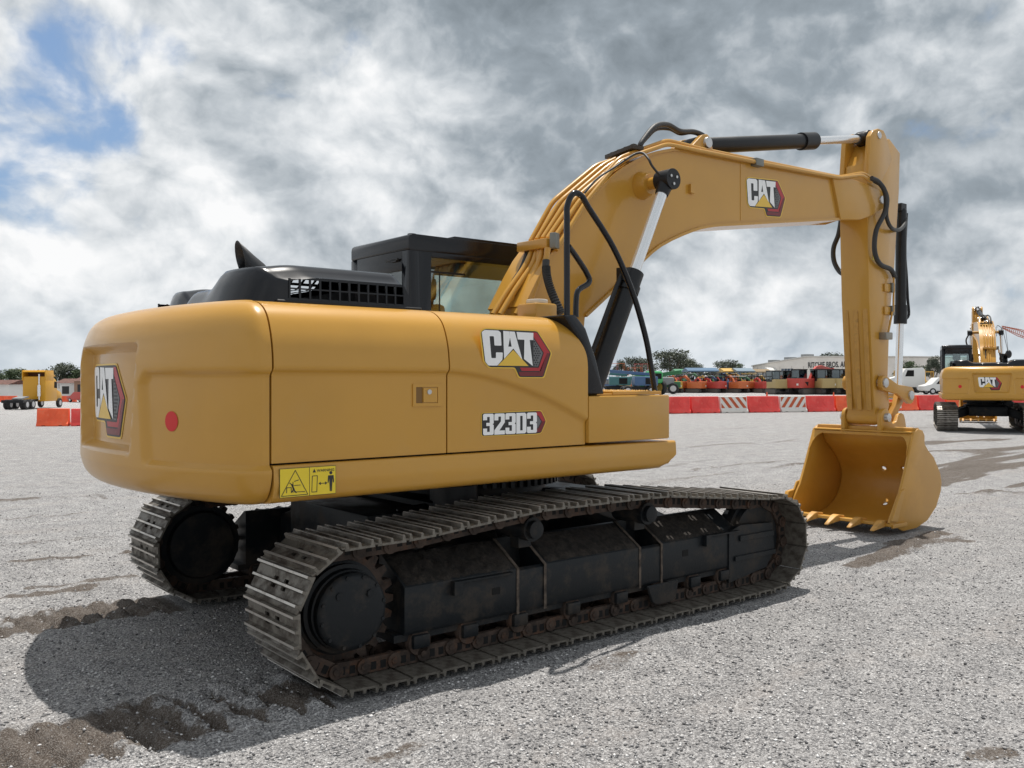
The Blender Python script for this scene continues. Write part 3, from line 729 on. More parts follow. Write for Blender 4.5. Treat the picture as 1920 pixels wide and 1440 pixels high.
    m = MB(); m.box(cb0 + .05, cb0 + .12, cy0 + .06, cy1 - .06, cz1 - .34, cz1 - .14); m.box(cb0 + .06, cb1 - .12, cy0 + .05, cy1 - .05, cz1 - .19, cz1 - .14); m.build('headliner', DRK, cabo)

    # ---- boom
    YN, YF = -.345, .105
    up = [at(u, v, YN) for u, v in [(940, 590), (985, 575), (1032, 481), (1067, 438), (1110, 374), (1151, 330), (1178, 311), (1205, 296), (1232, 286), (1273, 280), (1313, 285), (1354, 293), (1460, 313), (1570, 335)]]
    lo_ = [at(u, v, YN) for u, v in [(1581, 410), (1480, 415), (1390, 420), (1340, 423), (1300, 432), (1240, 460), (1195, 500), (1150, 545), (1100, 592)]]
    foot = [(.82, 1.75), (.56, 1.38), (.42, 1.30), (.28, 1.36), (.22, 1.55), (.16, 1.95)]
    up = up[1:]
    upc = [(p.x, p.y) for p in catmull([(a, b, 0) for a, b in up], 3)]; loc_ = [(p.x, p.y) for p in catmull([(a, b, 0) for a, b in lo_], 3)]
    outl2 = upc + loc_ + foot
    m = MB(); m.prism(outl2, YN + .02, YF - .02)
    def flange(pts, th, out):
        vs = []; fs = []; n = len(pts)
        for i, p in enumerate(pts):
            a_ = Vector(pts[max(i - 1, 0)]); b_ = Vector(pts[min(i + 1, n - 1)]); d = (b_ - a_).normalized(); nr = Vector((-d.y, d.x)) * out
            p = Vector(p); q = p + nr * th; r_ = p - nr * th
            vs += [(r_.x, YN, r_.y), (q.x, YN, q.y), (q.x, YF, q.y), (r_.x, YF, r_.y)]
        for i in range(n - 1):
            for k in range(4): fs.append((i * 4 + k, i * 4 + (k + 1) % 4, i * 4 + 4 + (k + 1) % 4, i * 4 + 4 + k))
        fs += [(3, 2, 1, 0), tuple((n - 1) * 4 + k for k in range(4))]
        m.add(vs, fs)
    flange(upc, .012, 1); flange(loc_, .012, 1)
    xw = at(1392, 350, YN)[0]
    m.box(xw - .006, xw + .006, YN + .016, YN + .03, at(1389, 412, YN)[1], at(1389, 304, YN)[1])
    bx, bz = at(1298, 354, YN); m.box(bx - .03, bx + .03, YN - .01, YN + .03, bz - .04, bz + .04)
    boom = m.build('boom', YEL, root, bevel=0, ang=35)
    for uu in (1573,):
        xa_, za_ = at(uu, 336, YN); xb_, zb_ = at(uu + 6, 408, YN); MB().tube([(xa_, YN - .001, za_), (xb_, YN - .001, zb_)], .009, 8).build('weld_bead', YEL, boom)
    # boom tip fork
    tip = [at(u, v, YN) for u, v in [(1560, 334), (1590, 332), (1600, 336), (1652, 358), (1662, 366), (1665, 376), (1661, 387), (1632, 405), (1612, 412), (1575, 412)]]
    m = MB(); m.prism(tip, YN - .012, YN + .05); m.prism(tip, YF - .05, YF + .012); m.build('boom_fork', YEL, boom, bevel=.01)
    px, pz = at(1651, 375, YN)
    MB().cyl((px, YN - .03, pz), (px, YF + .03, pz), .045).build('fork_pin', STL, boom, bevel=.006)
    bl0 = at(1399, 402, YN); bl1 = at(1475, 360, YN); bl2 = at(1398, 330, YN)
    decal('badge', LOGO, lambda x, y, L: (bl0[0] + x * (bl1[0] - bl0[0]) + y * .02, YN + .018 - .0015 * L, bl0[1] + x * .05 + y * (bl2[1] - bl0[1]) / .715), DM, boom)
    # ear for the stick cylinder
    kx, kz = at(1325, 268, -.27)
    m = MB()
    for y0_ in (-.27, -.03): m.prism(rounded([(kx - .45, kz - .26, 0), (kx - .03, kz + .065, 0), (kx + .06, kz + .05, 0), (kx + .085, kz - .04, 0), (kx + .14, kz - .26, 0)], [0, .05, .05, .05, 0]), y0_, y0_ + .06) if False else m.prism([(kx - .45, kz - .26), (kx - .06, kz + .065), (kx + .01, kz + .085), (kx + .07, kz + .05), (kx + .085, kz - .02), (kx + .16, kz - .26)], y0_, y0_ + .06)
    m.build('cylinder_bracket', YEL, boom, bevel=.008)
    MB().cyl((kx, -.30, kz), (kx, .06, kz), .05).build('bracket_pin', STL, boom, bevel=.005)
    # ---- boom cylinders (a pair)
    lx, lz = at(1250, 338, -.60); ax_, az_ = at(1187, 515, -.60); dv = Vector((ax_ - lx, 0, az_ - lz)).normalized()
    pin = MB(); pin.cyl((lx, -.66, lz), (lx, .42, lz), .05)
    pin.lathe([(0, .17), (.0, .12), (.06, .10), (.10, .085)], (lx, YN + .02, lz), (0, -1, 0), 28)
    pin.build('lift_pin_boss', YEL, boom)
    for yy in (-.60, .36):
        j = MB(); q0 = Vector((lx, yy, lz)); qa = q0 + dv * ((ax_ - lx) / dv.x); qe = Vector((.50, yy, lz + dv.z * ((.50 - lx) / dv.x)))
        j.tube([qa - dv * .02, qa + dv * .10, qa + dv * .10, qa + dv * .16, qa + dv * .16, qe], [.082, .082, .092, .092, .078, .078], 28)
        j.cyl(qe + Vector((0, -.09, 0)), qe + Vector((0, .09, 0)), .1)
        side = Vector((-dv.z, 0, dv.x)) * -1
        o_ = Vector((.0, 0, .0)) + side * .115
        j.tube([qa + dv * .05 + side * .07, qa + dv * .06 + o_, qa + dv * .2 + o_ * 1.05, qe - dv * .5 + o_ * 1.1, qe - dv * .35 + side * .06], .019, 10)
        j.obox(qa + dv * .05 + side * .09, (.09, .08, .10), Matrix.Identity(3))
        c = j.build('boom_cylinder', BLS, root, ang=35)
        MB().cyl(q0 + dv * .05, qa, .046).build('cylinder_rod', CHR, c)
        j = MB(); j.cyl((lx, yy - .075, lz), (lx, yy + .075, lz), .085, n=28); j.tube([q0 + dv * .02, q0 + dv * .14], [.07, .055], 20)
        for a_ in (.5, 2.6, 4.7): j.cyl((lx + .04 * math.cos(a_), yy - .074, lz + .04 * math.sin(a_)), (lx + .04 * math.cos(a_), yy - .083, lz + .04 * math.sin(a_)), .012, n=8, mi=1)
        j.build('rod_eye', [BLS, STL], c)
    # ---- stick cylinder
    def P2(u, v, y): x, z = at(u, v, y); return Vector((x, y, z))
    c0 = Vector((kx, -.12, kz)); c1_ = at(1647, 254, -.29); c1 = Vector((c1_[0], -.12, c1_[1])); dv2 = (c1 - c0).normalized(); cb_end = P2(1527, 265, -.12)
    Lb = (cb_end - c0).length
    j = MB(); j.tube([c0 + dv2 * .05, c0 + dv2 * .09, c0 + dv2 * (Lb - .26), c0 + dv2 * (Lb - .26), c0 + dv2 * (Lb - .02), c0 + dv2 * Lb], [.06, .076, .076, .092, .092, .07], 30); j.cyl(c0 + Vector((0, -.07, 0)), c0 + Vector((0, .07, 0)), .075)
    sc_ = j.build('stick_cylinder', BLS, root)
    j = MB(); j.cyl(c0 + dv2 * (Lb - .02), c1 - dv2 * .07, .045); j.build('cylinder_rod', CHR, sc_)
    j = MB(); j.cyl(c1 + Vector((0, -.07, 0)), c1 + Vector((0, .07, 0)), .085); j.tube([c1 - dv2 * .16, c1 - dv2 * .02], [.06, .075], 20); j.build('rod_eye', BLS, sc_, bevel=.006)
    # ---- stick
    SN, SF = -.29, .05
    so_ = [at(u, v, SN) for u, v in [(1650, 262), (1668, 260), (1688, 287), (1686, 362), (1681, 440), (1677, 508), (1671, 570), (1668, 611), (1665, 707), (1668, 760), (1662, 784), (1642, 784), (1638, 740), (1630, 560), (1627, 415), (1626, 330), (1634, 300)]]
    m = MB(); m.prism(so_, SN, SF); stk = m.build('stick', YEL, root, bevel=.012)
    ear = [at(u, v, SN) for u, v in [(1626, 335), (1631, 255), (1636, 245), (1646, 241), (1656, 245), (1661, 256), (1672, 300), (1650, 345)]]
    m = MB(); m.prism(ear, SN - .008, SN + .05); m.prism(ear, SF - .05, SF + .008); 
    e2 = at(1628, 300, SN); m.prism([(e2[0] - .02, e2[1] - .5), (e2[0] + .02, e2[1] - .02), (e2[0] + .1, e2[1] - .02), (e2[0] + .1, e2[1] - .5)], SN + .055, SF - .055)
    er = m.build('stick_ear', YEL, stk, bevel=.01)
    MB().cyl((c1.x, SN - .02, c1.z), (c1.x, SF + .02, c1.z), .04).build('ear_pin', STL, stk, bevel=.005)
    # wear ribs on the back of the stick, rubbing strips
    x_a, z_a = at(1632, 585, SN); x_b, z_b = at(1639, 770, SN)
    m = MB()
    for y_ in (-.235, -.12, -.005):
        m.add([(x_a - .0, y_ - .028, z_a + .1), (x_a, y_ + .028, z_a + .1), (x_b, y_ + .028, z_b), (x_b, y_ - .028, z_b), (x_a - .022, y_ - .028, z_a), (x_a - .022, y_ + .028, z_a), (x_b - .02, y_ + .028, z_b), (x_b - .02, y_ - .028, z_b)],
              [(0, 1, 2, 3), (4, 5, 6, 7), (0, 1, 5, 4), (1, 2, 6, 5), (3, 2, 6, 7), (0, 3, 7, 4)])
    m.build('wear_ribs', mat('ribs_yellow', (.52, .27, .05), .45, var=.12, vscale=8, dirt=.5, dcol=(.16, .10, .04), dscale=8), stk, bevel=.006, seg=1)
    # decals and clamps on the stick
    x_, z_ = at(1640, 473, SN); MB().box(x_ - .045, x_ + .045, SN - .004, SN - .001, z_ - .09, z_ + .09).build('stick_label', WYL, stk)
    for v in (540, 583): 
        x_, z_ = at(1664, v, SN); MB().box(x_ - .09, x_ + .04, SN - .02, SN, z_ - .045, z_ + .045).build('pipe_clamp', YEL, stk, bevel=.005)
        MB().box(x_ + .03, x_ + .09, SN - .045, SN - .005, z_ - .05, z_ + .06).build('pipe_fitting', mat('fitting', (.20, .20, .18), .4, metal=.7), stk, bevel=.006)
    x_, z_ = at(1654, 632, SN); MB().box(x_ - .07, x_ + .07, SN - .09, SN, z_ - .03, z_ + .05).build('valve_block', mat('valve', (.30, .28, .24), .45, metal=.5), stk, bevel=.008)
    # ---- bucket cylinder
    b0 = P2(1690, 392, -.12); b1 = P2(1688, 607, -.12); b2_ = P2(1683, 765, -.12); db = (b2_ - b0).normalized()
    j = MB(); j.tube([b0, b0 + db * .02, b1 - db * .22, b1 - db * .22, b1], [.05, .062, .062, .075, .075], 26); j.box(b0.x - .07, b0.x + .05, -.16, -.08, b0.z - .03, b0.z + .06)
    bc = j.build('bucket_cylinder', BLS, root)
    j = MB(); j.cyl(b1, b2_, .042); j.build('cylinder_rod', CHR, bc)
    hp = [P2(1700, 400, -.16), P2(1697, 470, -.16), P2(1700, 520, -.16), P2(1702, 560, -.16), P2(1704, 590, -.16), P2(1696, 600, -.14)]
    MB().tube(catmull(hp, 4), .016).build('cylinder_pipe', BLS, bc)
    # ---- bucket linkage
    l1 = P2(1661, 718, SN - .08); l2 = P2(1709, 741, SN - .08)
    def link(a_, b_, ra, rb, y0_, y1_):
        a2 = Vector((a_.x, a_.z)); b2 = Vector((b_.x, b_.z)); d = (b2 - a2).normalized(); n_ = Vector((-d.y, d.x)); pts = []
        for k in range(9):
            t = PI / 2 + PI * k / 8; pts.append(a2 + d * math.cos(t) * ra + n_ * math.sin(t) * ra)
        md = (a2 + b2) / 2; pts.append(md - n_ * min(ra, rb) * .62)
        for k in range(9):
            t = -PI / 2 + PI * k / 8; pts.append(b2 + d * math.cos(t) * rb + n_ * math.sin(t) * rb)
        pts.append(md + n_ * min(ra, rb) * .62)
        return [(p.x, p.y) for p in pts], y0_, y1_
    for y0_, y1_ in ((SN - .07, SN - .02), (SF + .02, SF + .07)): a_ = link(l1, l2, .085, .10, y0_, y1_); lko = MB().prism(a_[0], a_[1], a_[2]).build('bucket_link', YEL2, root, bevel=.008)
    for l_ in (l1, l2): MB().cyl((l_.x, SN - .09, l_.z), (l_.x, SF + .09, l_.z), .053).build('link_pin', STL, lko, bevel=.006)
    lk = MB(); l4 = Vector((5.83, 0, 1.16))
    for y0_, y1_ in ((SN + .03, SN + .09), (SF - .09, SF - .03)): a_ = link(Vector((l2.x, 0, l2.z)), l4, .085, .075, y0_, y1_); lk.prism(a_[0], a_[1], a_[2])
    lk.bar((l2.x * .5 + l4.x * .5, SN + .09, (l2.z + l4.z) / 2), (l2.x * .5 + l4.x * .5, SF - .09, (l2.z + l4.z) / 2), .1, .12)
    lk.build('power_link', YEL2, root, bevel=.008)
    # ---- bucket
    BN, BF = -.735, .495
    po = [at(u, v, BN) for u, v in [(1722, 804), (1730, 807), (1734, 816), (1734, 832), (1741, 845), (1751, 857), (1763, 886), (1766, 905), (1764, 922), (1756, 950), (1739, 976), (1719, 990), (1694, 996), (1668, 981), (1686, 930), (1688, 926), (1700, 876), (1714, 812)]]
    bk = empty('bucket', (0, 0, 0)); bk.parent = root
    for y_ in (BN, BF - .03): MB().prism(po, y_, y_ + .03).build('side_plate', YEL2, bk, bevel=.006, seg=2)
    # shell: wrapped plate with drain holes
    sh = [at(u, v, BN) for u, v in [(1712, 812), (1725, 812), (1732, 835), (1748, 860), (1760, 890), (1761, 918), (1752, 950), (1736, 973), (1715, 986), (1690, 990), (1670, 984)]]
    shc = [Vector(p) for p in catmull([(a, b, 0) for a, b in sh], 4)]
    SD = [0]
    for i in range(1, len(shc)): SD.append(SD[-1] + (shc[i] - shc[i - 1]).length)
    holes_ = []
    def sh_at(s):
        i = max(1, min(int(np.searchsorted(SD, s)), len(shc) - 1)); t = (s - SD[i - 1]) / (SD[i] - SD[i - 1]); return shc[i - 1].lerp(shc[i], t), (shc[i] - shc[i - 1]).normalized()
    ny_ = 61; nsn = int(SD[-1] / .02); m = MB()
    HO = []
    for pu, pv_ in ((1658, 877), (1696, 878), (1660, 945)):
        best = None
        for k_ in range(300):
            s_ = SD[-1] * (k_ + .5) / 300; p_, _d = sh_at(s_); r_ = raydir(pu, pv_); t_ = (p_.x - CP.x) / r_.x; zr = CP.z + r_.z * t_; e_ = abs(zr - p_.y)
            if best is None or e_ < best[0]: best = (e_, s_, CP.y + r_.y * t_)
        HO.append((best[1], best[2]))
    vs = []
    def snap(s, y):
        for hs, hy_ in HO:
            d = math.hypot(s - hs, y - hy_)
            if d < 1e-6: continue
            if .010 < d < .045: f = .027 / d; return hs + (s - hs) * f, hy_ + (y - hy_) * f
        return s, y
    idx = {}
    for i in range(nsn + 1):
        for k in range(ny_):
            s_, y_ = SD[-1] * i / nsn, BN + .03 + (BF - BN - .06) * k / (ny_ - 1)
            if 0 < i < nsn and 0 < k < ny_ - 1: s_, y_ = snap(s_, y_)
            p, d = sh_at(min(max(s_, 0), SD[-1])); vs.append((p.x, y_, p.y)); idx[(i, k)] = (s_, y_)
    fs = []
    for i in range(nsn):
        for k in range(ny_ - 1):
            q = [(i, k), (i + 1, k), (i + 1, k + 1), (i, k + 1)]
            cs = sum(idx[t][0] for t in q) / 4; cyy = sum(idx[t][1] for t in q) / 4
            if any(math.hypot(cs - hs, cyy - hy_) < .026 for hs, hy_ in HO): continue
            fs.append(tuple(a_ * ny_ + b_ for a_, b_ in q))
    m.add(vs, fs); sho = m.build('bucket_shell', YEL2, bk, ang=50); md = sho.modifiers.new('t', 'SOLIDIFY'); md.thickness = .016; md.offset = 0
    # corner gussets, top beam, side cutter, lip, teeth
    tx, tz = at(1714, 812, BN); lx2, lz2 = at(1670, 984, BN)
    m = MB(); m.box(tx - .01, tx + .20, BN + .03, BF - .03, tz - .05, tz - .01); m.box(tx + .05, tx + .17, BN + .03, BF - .03, tz - .01, tz + .05)
    m.build('top_beam', YEL2, bk, bevel=.008)
    opn = Vector((tx - lx2, tz - lz2)).normalized()
    for y0_, sgn in ((BN + .03, 1), (BF - .03, -1)):
        m = MB(); n_ = 10; ins_ = Vector((opn.y, -opn.x)) * .02; vv = []
        c_ = Vector((tx, tz)) + ins_
        poly = [(0, 0), (.0, .22)] + [(.22 - .22 * math.cos(t), .22 - .22 * math.sin(t)) for t in np.linspace(0, PI / 2, n_)][1:]
        poly = [(a_, .22 if i_ == 1 else b_) for i_, (a_, b_) in enumerate(poly)]
        pl = [(0, 0), (0, .24)] + [(.24 * (1 - math.cos(t)) if False else .24 * math.sin(t) ** 1.0 * (1) * (t / (PI / 2)) ** .6, .24 * (1 - t / (PI / 2))) for t in np.linspace(0, PI / 2, n_)][1:]
        arc = [(0, 0), (0, .26), (.012, .16), (.035, .10), (.07, .055), (.12, .025), (.24, 0.0)]
        for off in (0, .012):
            for a_, b_ in arc:
                q = Vector((tx, tz - .01)) - opn * b_ + Vector((opn.y, -opn.x)) * off; vv.append((q.x, y0_ + sgn * a_, q.y))
        L_ = len(arc); fs_ = [tuple(range(L_)), tuple(range(2 * L_ - 1, L_ - 1, -1))] + [(i_, (i_ + 1) % L_, (i_ + 1) % L_ + L_, i_ + L_) for i_ in range(L_)]
        m.add(vv, fs_); m.build('corner_gusset', YEL2, bk)
    m = MB(); m.prism([(lx2 - .03, lz2 - .02), (lx2 + .16, lz2 - .035), (lx2 + .16, lz2 - .005), (lx2 - .02, lz2 + .012)], BN - .01, BF + .01); m.build('lip', YEL2, bk, bevel=.004, seg=1)
    for y_, sg in ((BN, -1), (BF, 1)):
        a_ = Vector((lx2, lz2)); m = MB(); q = [a_ + opn * .02 + Vector((.10, 0)), a_ + opn * .04 - Vector((.03, 0)), a_ + opn * .38 - Vector((.0, 0)), a_ + opn * .40 + Vector((.09, 0))]
        m.prism([(p.x, p.y) for p in q], y_, y_ + sg * .022)
        q = [a_ + opn * .10 + Vector((.02, 0)), a_ + opn * .12 - Vector((.11, .01)), a_ + opn * .24 - Vector((.10, -.02)), a_ + opn * .28 + Vector((.02, 0))]
        if sg > 0: m.prism([(p.x, p.y) for p in q], y_ - .0, y_ + .05)
        m.box(lx2 + .0, lx2 + .30, y_ if sg < 0 else y_ - .0, y_ + sg * .028, lz2 - .04, lz2 + .0)
        m.build('side_cutter', YEL2, bk, bevel=.005, seg=1)
    for k in range(5):
        y_ = BN + .09 + (BF - BN - .18) * k / 4; m = MB()
        def sec(x, z, w_, h_): return [(x, y_ - w_, z - h_), (x, y_ + w_, z - h_), (x, y_ + w_, z + h_), (x, y_ - w_, z + h_)]
        ss = [sec(lx2 + .10, lz2 + .0, .032, .024), sec(lx2 - .02, lz2 + .005, .038, .038), sec(lx2 - .07, lz2 - .0, .036, .034), sec(lx2 - .22, lz2 - .05, .022, .006)]
        vs = sum(ss, []); fs = [(3, 2, 1, 0), (12, 13, 14, 15)]
        for i in range(3):
            for q in range(4): fs.append((i * 4 + q, i * 4 + (q + 1) % 4, i * 4 + 4 + (q + 1) % 4, i * 4 + 4 + q))
        m.add(vs, fs); m.build('tooth', mat('tooth_yellow', (.55, .29, .07), .5, var=.2, vscale=12, dirt=.4, dcol=(.30, .20, .12), dscale=14), bk, bevel=.005, seg=1)
    # hinge brackets on the bucket and pins
    hpx, hpz = at(1668, 783, -.41)
    for y0_ in (SN - .075, SF + .025):
        pts = [(hpx + .10 * math.cos(t), hpz + .10 * math.sin(t)) for t in np.linspace(PI * .0, PI * 1.0, 9)] + [(hpx - .10, tz - .04), (5.95, tz - .06), (l4.x + .08, l4.z), (l4.x + .05, l4.z + .06), (l4.x, l4.z + .08), (l4.x - .06, l4.z + .06), (l4.x - .12, tz + .10), (hpx + .16, tz + .08)]
        MB().prism(pts, y0_, y0_ + .05).build('hinge_bracket', YEL2, bk, bevel=.008)
    m = MB(); m.cyl((hpx, SN - .02, hpz), (hpx, SF + .02, hpz), .085); m.build('stick_nose', YEL2, stk, bevel=.01)
    m = MB(); m.cyl((hpx, SN - .12, hpz), (hpx, SF + .12, hpz), .048); m.build('hinge_pin', STL, bk, bevel=.006)

    # ---- pipes along the boom
    def pipe(pix, r, name='hydraulic_pipe', mt=YEL, par=boom, n=9, cm=0):
        pts = [P2(*q) for q in pix]
        if cm: pts = catmull(pts, cm)
        else: pts = [Vector(p) for p in rounded([tuple(p) for p in pts], [0] + [.07] * (len(pts) - 2) + [0], 4)]
        return MB().tube(pts, r, n).build(name, mt, par, ang=60)
    HY = [-.03, -.11, -.19, -.25, -.31]
    A_ = [[(995, 452), (1036, 378), (1118, 310), (1150, 300)], [(1007, 449), (1050, 378), (1130, 310), (1155, 298)], [(1018, 447), (1062, 378), (1140, 312), (1165, 297)], [(1027, 447), (1075, 376), (1150, 312), (1178, 293)], [(1036, 452), (1087, 376), (1155, 311), (1194, 287)]]
    for y_, pts in zip(HY, A_): pipe([(u, v, y_) for u, v in pts], .021)
    # two pipes run on over the boom to the tip
    for y_, du, dv_ in ((-.30, 0, 0), (-.365, 2, 7)):
        pipe([(1040 + du, 462 + dv_, y_), (1096 + du, 372 + dv_, y_), (1160, 297 + dv_, y_), (1205, 279 + dv_, y_), (1251, 263 + dv_, y_), (1313, 279 + dv_ * .6, y_), (1410, 299 + dv_ * .5, y_), (1573, 332 + dv_ * .2, y_), (1617, 324 + dv_ * .6, y_), (1634, 334 + dv_, y_)], .019)
    x_, z_ = at(1429, 304, -.41); MB().box(x_ - .06, x_ + .06, -.39, -.28, z_ - .03, z_ + .04).build('pipe_clamp', mat('fitting', (.20, .20, .18), .4), boom, bevel=.004)
    # lower pipes from the clamp to the swivel area
    Lw = [[(990, 470), (978, 505), (962, 528), (956, 545), (953, 580)], [(998, 470), (985, 500), (950, 548), (925, 590)], [(1008, 466), (1000, 495), (965, 545), (938, 590)], [(1018, 465), (1008, 500), (990, 545), (968, 590)], [(1028, 465), (1020, 500), (1002, 545), (985, 590)], [(1012, 468), (1006, 520), (985, 560), (975, 592)]]
    for k, (pts, y_) in enumerate(zip(Lw, (-.05, -.12, -.18, -.26, -.33, -.22))): pipe([(u, v, y_) for u, v in pts], .023 if k else .019, mt=YEL if k else HOS)
    for (pts, y_) in (([(1027, 465), (1024, 490)], -.44),): pipe([(u, v, y_) for u, v in pts], .024)
    pipe([(1024, 488, -.46), (1024, 515, -.48), (1034, 550, -.52), (1052, 588, -.60)], .028, 'ribbed_hose', HOS, cm=6)
    hx_ = [P2(*q) for q in [(1024, 500, -.47), (1026, 520, -.49), (1036, 552, -.53), (1052, 588, -.6)]]; m = MB()
    cc_ = catmull(hx_, 8)
    for i in range(len(cc_) - 1): m.tube([cc_[i].lerp(cc_[i + 1], .2), cc_[i].lerp(cc_[i + 1], .6)], .034, 10)
    m.build('hose_rings', HOS, boom)
    # clamp blocks
    q0 = P2(980, 465, .03); q1 = P2(1036, 456, -.37)
    m = MB(); m.bar(q0, q1, .12, .075); m.build('pipe_clamp', YEL, boom, bevel=.008)
    q0 = P2(1034, 452, -.39); m = MB(); m.bar(q0, q0 + Vector((.02, -.05, 0)), .07, .12); m.build('pipe_fitting', mat('fitting', (.20, .20, .18), .4), boom, bevel=.006)
    q0 = P2(1145, 296, .04); q1 = P2(1196, 276, -.34); m = MB(); m.bar(q0, q1, .13, .035)
    for t in (.1, .35, .6, .85): p = q0.lerp(q1, t); m.box(p.x - .02, p.x + .02, p.y - .02, p.y + .02, p.z, p.z + .04)
    m.build('hose_manifold', mat('manifold', (.06, .05, .04), .55, metal=.5), boom, bevel=.004)
    pipe([(1200, 274, -.30), (1205, 264, -.30), (1228, 237, -.28), (1252, 234, -.22), (1275, 246, -.20), (1300, 247, -.18), (1318, 254, -.18), (1322, 262, -.16)], .024, 'boom_hose', HOS, cm=5)
    pipe([(1196, 276, -.22), (1212, 258, -.2), (1230, 242, -.14), (1255, 241, -.1), (1275, 250, -.10), (1295, 248, -.08), (1310, 252, -.08), (1320, 262, -.08)], .020, 'boom_hose', HOS, cm=5)
    pipe([(1172, 300, -.45), (1190, 289, -.46), (1205, 287, -.50), (1216, 298, -.58), (1222, 310, -.60), (1236, 328, -.60)], .010, 'boom_hose', HOS, cm=5)
    pipe([(1096, 362, -.40), (1120, 335, -.42), (1150, 315, -.42), (1172, 300, -.42)], .009, 'boom_hose', HOS, cm=4)
    # hoses from boom tip to stick
    pipe([(1634, 334, -.40), (1648, 342, -.42), (1660, 362, -.44), (1660, 395, -.42), (1643, 432, -.38), (1640, 470, -.36), (1650, 495, -.34), (1670, 505, -.34), (1678, 520, -.33)], .027, 'boom_hose', HOS, cm=6)
    pipe([(1640, 340, -.36), (1655, 350, -.36), (1664, 372, -.38), (1662, 405, -.38), (1672, 428, -.36), (1688, 430, -.26), (1698, 415, -.18), (1696, 398, -.14)], .022, 'boom_hose', HOS, cm=6)
    pipe([(1577, 412, .12), (1572, 440, .20), (1563, 465, .26), (1564, 490, .24), (1575, 510, .16), (1588, 516, .06)], .028, 'boom_hose', HOS, cm=6)
    pipe([(1676, 520, -.33), (1675, 585, -.33)], .012, par=stk); pipe([(1673, 585, -.33), (1664, 632, -.34)], .012, par=stk)
    # ---- handrails
    def rail(pix, r, cm=0, name='handrail'):
        pts = [P2(*q) for q in pix]; pts = catmull(pts, 6) if cm else [Vector(p) for p in rounded([tuple(p) for p in pts], [0] + [.12] * (len(pts) - 2) + [0], 6)]
        return MB().tube(pts, r, 12).build(name, BLK, root, ang=60)
    rail([(1063, 592, -1.28), (1063, 420, -1.28), (1064, 385, -1.28), (1075, 363, -1.28), (1090, 367, -1.28), (1104, 390, -1.28), (1150, 464, -1.28), (1185, 545, -1.28), (1210, 630, -1.28), (1221, 690, -1.28), (1228, 735, -1.28)], .020, 1)
    rail([(1066, 462, -1.28), (1078, 478, -1.26), (1100, 512, -1.22), (1104, 530, -1.22), (1084, 545, -1.24), (1080, 570, -1.26), (1080, 596, -1.28)], .019, 1)
    # side badges
    decal('badge', LOGO, lambda x, y, L: (-.985 + x * .56, -YS - .002 - .0013 * L, 1.635 + y * .40), DM, d2)
    decal('model_number', MODEL, lambda x, y, L: (-.942 + x / 6.3 * .50, -YS + .025 - .0013 * L, 1.295 + y / 2 * .125), DM, d2)
    return root
ex1 = make_excavator()

# ------------------------------------------------------------ ground
def atg(u, v):
    r = raydir(u, v); t = -CP.z / r.z; p = CP + r * t; return p.x, p.y
def graded(lo, a, b, hi, st):
    mid = list(np.arange(a, b + st * .5, st)); L = []; x = a; d = st
    while x > lo: d *= 1.17; x -= d; L.append(x)
    U_ = []; x = mid[-1]; d = st
    while x < hi: d *= 1.17; x += d; U_.append(x)
    return np.array(L[::-1] + mid + U_)
gxs = graded(-1500, -5.2, 8.0, 1800, .028); gys = graded(-900, -4.4, 5.0, 1800, .028)
GX, GY = np.meshgrid(gxs, gys)
def vnoise(x, y, sc_, seed):
    r_ = np.random.RandomState(seed).rand(256, 256); X = x * sc_; Y = y * sc_
    xi = np.floor(X).astype(int); yi = np.floor(Y).astype(int); fx = X - xi; fy = Y - yi; fx = fx * fx * (3 - 2 * fx); fy = fy * fy * (3 - 2 * fy)
    g = lambda a, b: r_[(xi + a) % 256, (yi + b) % 256]
    return (g(0, 0) * (1 - fx) + g(1, 0) * fx) * (1 - fy) + (g(0, 1) * (1 - fx) + g(1, 1) * fx) * fy
def fbm(x, y, sc_, seed, o=4): return sum(vnoise(x, y, sc_ * 2 ** k, seed + k) * .5 ** k for k in range(o)) / sum(.5 ** k for k in range(o))
near = 1 - S(np.hypot(GX - 0, GY - 0), 7, 11)
H = gz(GX, GY); mud = np.zeros_like(H)
h = (fbm(GX, GY, 1.2, 3) - .5) * .05 + (fbm(GX, GY, 14, 9, 2) - .5) * .012
for yc in (-1.19, 1.19):
    wob = (fbm(GX, GY, 5, 21, 3) - .5) * .22
    inside = (1 - S(np.abs(GY - yc) + wob * .4, .27, .36)) * S(-GX, 1.75, 1.95) * (1 - S(-GX, 9, 16))
    cl = np.clip(np.abs(np.sin((GX + (GY - yc) * .12) * PI / .17 + wob * 2.2)) * 1.25, 0, 1) ** 1.1
    h += inside * (-.050 + .066 * cl + (fbm(GX, GY, 16, 33, 3) - .5) * .07)
    m_ = inside * S(fbm(GX, GY, 2.6, 50 + int(yc * 10), 4) * .75 + (1 - cl) * .26 + S(-GX, 2.6, 3.3) * .22 * (yc < 0) + .20 * (yc > 0), .36, .54)
    mud = np.maximum(mud, m_)
    berm = np.exp(-((np.abs(GY - yc) - .36) / .07) ** 2) * S(-GX, 1.8, 2.3) * (1 - S(-GX, 6, 9))
    h += berm * .035 * fbm(GX, GY, 6, 71); mud = np.maximum(mud, berm * .55 * S(fbm(GX, GY, 4, 77), .42, .6))
